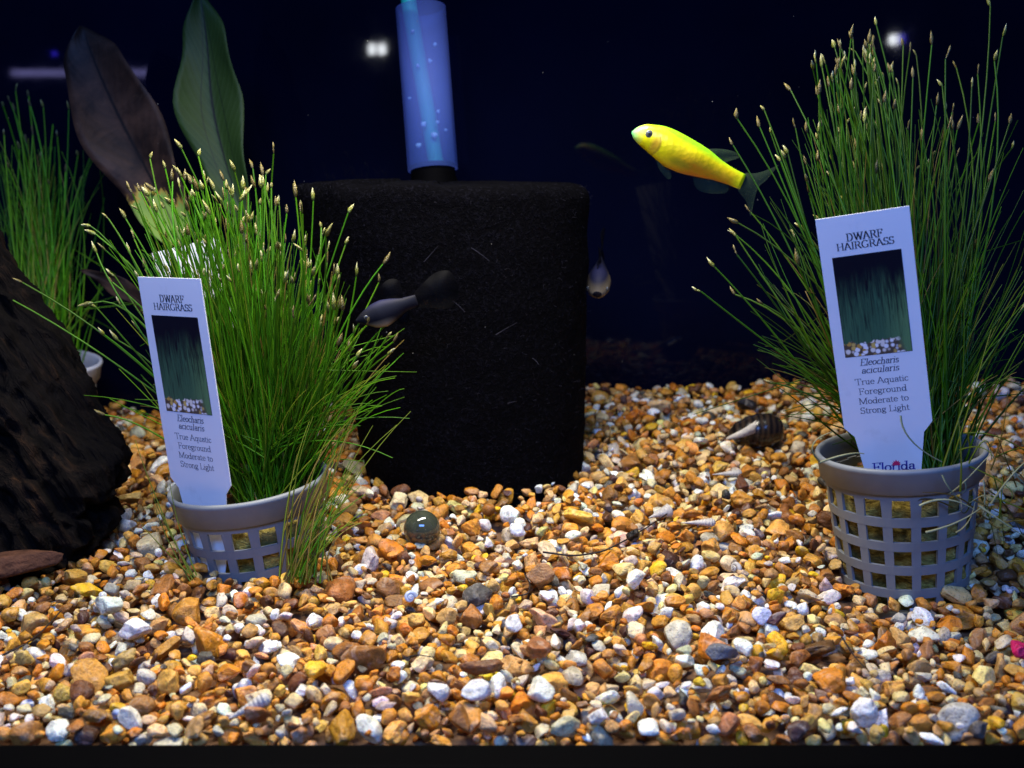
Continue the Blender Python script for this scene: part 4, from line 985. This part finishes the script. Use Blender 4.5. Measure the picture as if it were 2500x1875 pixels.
def spiral_shell(p, s, name, lab, mat, rot):
    n, m = 12, 70; v, f = [], []
    for j in range(m + 1):
        th = j / m * 5.2 * math.pi; k = math.exp(-.13 * th); c = np.array([math.cos(th) * k, math.sin(th) * k, (1 - k) * 1.1]); rr = .52 * k
        e1 = np.array([math.cos(th), math.sin(th), 0])
        for i in range(n): a = 2 * math.pi * i / n; v.append(c + rr * (math.cos(a) * e1 + math.sin(a) * np.array([0, 0, 1])))
    for j in range(m):
        for i in range(n): f.append((j * n + i, (j + 1) * n + i, (j + 1) * n + (i + 1) % n, j * n + (i + 1) % n))
    q = np.array(v) * s @ np.array(Euler(rot).to_matrix()).T
    o = mesh(name, q + p, f, mat); tag(o, lab, 'shell', 'spiral shells on the gravel')
M['shell_blue'] = plain('bluish_shell', lin(178, 190, 210), .3, .5, .3, 300, .2)
spiral_shell(on_gravel(1000, 1465, .1) + np.array([0, 0, .08]), .17, 'spiral_shell', 'small pale spiral shell in the middle of the gravel', M['shell_blue'], (R(70), 0, R(20)))
spiral_shell(on_gravel(295, 1762, .1) + np.array([0, 0, .1]), .2, 'spiral_shell', 'bluish spiral shell at the very front left of the gravel', M['shell_blue'], (R(60), 0, R(140)))
spiral_shell(on_gravel(1797, 1392, .1) + np.array([0, 0, .08]), .16, 'spiral_shell', 'white spiral shell below and left of the right net pot', M['shell'], (R(80), 0, R(-60)))
def odd_stone(px, py, size, color, k, lab, name='stone', rot=(0, 0, 0), rough=.5):
    p = on_gravel(px, py, .12); q = stone_shape(V3, k, 7, .14) * size @ np.array((Euler(rot).to_matrix() @ Euler((.15, .1, k * 1.7)).to_matrix() if rot == (0, 0, 0) else Euler(rot).to_matrix())).T
    o = mesh(name, q + p + np.array([0, 0, size[2] * .22]), F3, M['peb_obj']); o.color = (*color, 1); tag(o, lab, 'stone', 'odd stones on the gravel')
odd_stone(1760, 1595, (.40, .33, .24), lin(98, 100, 104), 201, 'smooth slate grey stone in the right front gravel')
odd_stone(2488, 1588, (.36, .26, .2), lin(196, 30, 92), 202, 'bright pink stone at the right edge of the gravel', 'pink_stone')
odd_stone(268, 1480, (.42, .34, .28), lin(196, 204, 186), 203, 'speckled pale green-grey oval stone below the left net pot')
odd_stone(1315, 1587, (.48, .36, .22), lin(146, 92, 52), 204, 'large smooth brown oval stone at the front centre')
odd_stone(1322, 1412, (.46, .3, .4), lin(150, 104, 56), 205, 'big tan stone standing in the middle of the gravel')
odd_stone(1820, 990, (.55, .4, .3), lin(32, 34, 40), 206, 'black angular stone at the back right of the gravel', rot=(.2, .2, .4))
odd_stone(1545, 1310, (.24, .2, .26), lin(12, 12, 14), 207, 'black crumb of debris on the thin twig', 'debris')
odd_stone(770, 1637, (.38, .3, .2), lin(228, 178, 44), 208, 'bright yellow flat stone at the front left of the gravel')
odd_stone(1175, 1630, (.62, .22, .2), lin(120, 74, 36), 209, 'long dark brown stone lying level at the front centre', rot=(0, 0, .05))
odd_stone(1320, 1690, (.44, .36, .3), lin(226, 224, 200), 210, 'large round cream stone near the front edge')
odd_stone(1160, 1690, (.40, .26, .22), lin(214, 210, 198), 211, 'clean white oblong stone near the front edge, right one of the pair')
odd_stone(1068, 1692, (.38, .25, .22), lin(216, 212, 200), 212, 'clean white oblong stone near the front edge, left one of the pair')
odd_stone(1550, 1420, (.32, .28, .32), lin(232, 228, 206), 213, 'rounded cream stone right of the big tan stone')
odd_stone(1260, 1300, (.36, .3, .24), lin(206, 208, 214), 214, 'pale bluish white smooth stone right of the glass marble')
odd_stone(1255, 1528, (.38, .28, .24), lin(214, 212, 206), 215, 'white angular stone in the front centre above the brown oval stone')
odd_stone(330, 1540, (.5, .38, .3), lin(230, 226, 216), 216, 'chunky white stone in the front left gravel')
odd_stone(1860, 1505, (.36, .28, .26), lin(214, 216, 232), 217, 'lilac white square stone in the right gravel beside a maroon stone')
odd_stone(1895, 1512, (.34, .18, .15), lin(78, 42, 46), 218, 'dark maroon long stone touching the lilac white stone', rot=(0, R(-40), 0))
odd_stone(1460, 1755, (.42, .3, .24), lin(214, 210, 200), 219, 'clean white stone at the very front right of centre')
M['twig'] = plain('dark_twig', lin(30, 20, 18), .6, .3, .2)
def twig(pts, lab, r0=.035):
    q = [on_gravel(*a, .12) + np.array([0, 0, .06]) for a in pts]; cp = []
    for i in range(len(q) - 1):
        for s in np.linspace(0, 1, 6, endpoint=False): cp.append(q[i] * (1 - s) + q[i + 1] * s)
    cp.append(q[-1]); cp = np.array(cp)
    for _ in range(3): cp[1:-1] = (cp[:-2] + cp[1:-1] * 2 + cp[2:]) / 4
    v, f = tube(cp, r0, r0 * .6, 6); o = mesh('twig', v, f, M['twig']); tag(o, lab, 'twig', 'thin twigs on the gravel')
twig([(1325, 1352), (1400, 1362), (1470, 1352), (1530, 1322), (1590, 1285), (1640, 1250)], 'long thin black twig curving through the middle of the gravel')
twig([(5, 1605), (60, 1580), (105, 1545), (150, 1495)], 'thin dark twig at the left edge of the front gravel')
twig([(1248, 1462), (1290, 1455), (1295, 1430), (1280, 1405)], 'short hooked dark twig beside the big tan stone', .028)
twig([(2055, 1560), (2080, 1600), (2110, 1635)], 'short thin twig in the right front gravel', .028)
twig([(985, 1612), (1020, 1603), (1060, 1610)], 'short bent twig at the front left of centre', .025)

# ------------------------------------------------------------------ lit lamps of the shop, seen mirrored in the glossy back wall
def mirrored(px, py, Y):
    d = FW + np.array([1., 0, 0]) * (px - 1250) / FPX + UP * (937.5 - py) / FPX
    t1 = (BACK_Y - CAM[1]) / d[1]; h = CAM + d * t1; t2 = (BACK_Y - Y) / d[1]
    return h + np.array([d[0], -d[1], d[2]]) * t2
def lamp_mat(name, c, s):
    t = NT(name); t.set(Base_Color=(.8, .8, .8)); t.b.inputs['Emission Color'].default_value = (*c, 1); t.b.inputs['Emission Strength'].default_value = s; return t.m
LY = -160
def lamp(name, px, py, wpx, hpx, mat, lab, round_=False):
    c = mirrored(px, py, LY); k = (BACK_Y - CAM[1] + BACK_Y - LY) / FPX
    v, f = box(c, (wpx * k, .6, hpx * k)); o = mesh(name, v, f, mat, smooth=False); bevel(o, min(wpx, hpx) * k * .35, 4); tag(o, lab, 'lamp', 'shop lamps mirrored in the tank')
mw1 = lamp_mat('white_lamp', (.9, .95, 1.0), 110); mv1 = lamp_mat('violet_tube', (.42, .4, 1.0), 17); mb1 = lamp_mat('blue_diode', (.05, .03, 1.0), 45)
lamp('ceiling_lamp', 908, 120, 16, 24, mw1, 'left lamp of the white pair mirrored beside the blue tube'); lamp('ceiling_lamp', 932, 120, 18, 24, mw1, 'right lamp of the white pair mirrored beside the blue tube')
lamp('ceiling_lamp', 2182, 97, 22, 22, mw1, 'white lamp mirrored above the right grass'); lamp('diode', 2200, 95, 16, 18, mb1, 'blue diode mirrored above the right grass')
lamp('tube_lamp', 245, 178, 420, 16, mv1, 'long violet tube lamp mirrored across the brown leaf')
for x, wd in ((133, 'first from the left edge'), (188, 'second from the left edge'), (214, 'third from the left edge'), (240, 'fourth from the left edge')): lamp('diode', x, 131, 10, 10, mb1, 'small blue diode mirrored at the upper left, ' + wd)

for o in bpy.data.objects:
    if '_w' in o: del o['_w']
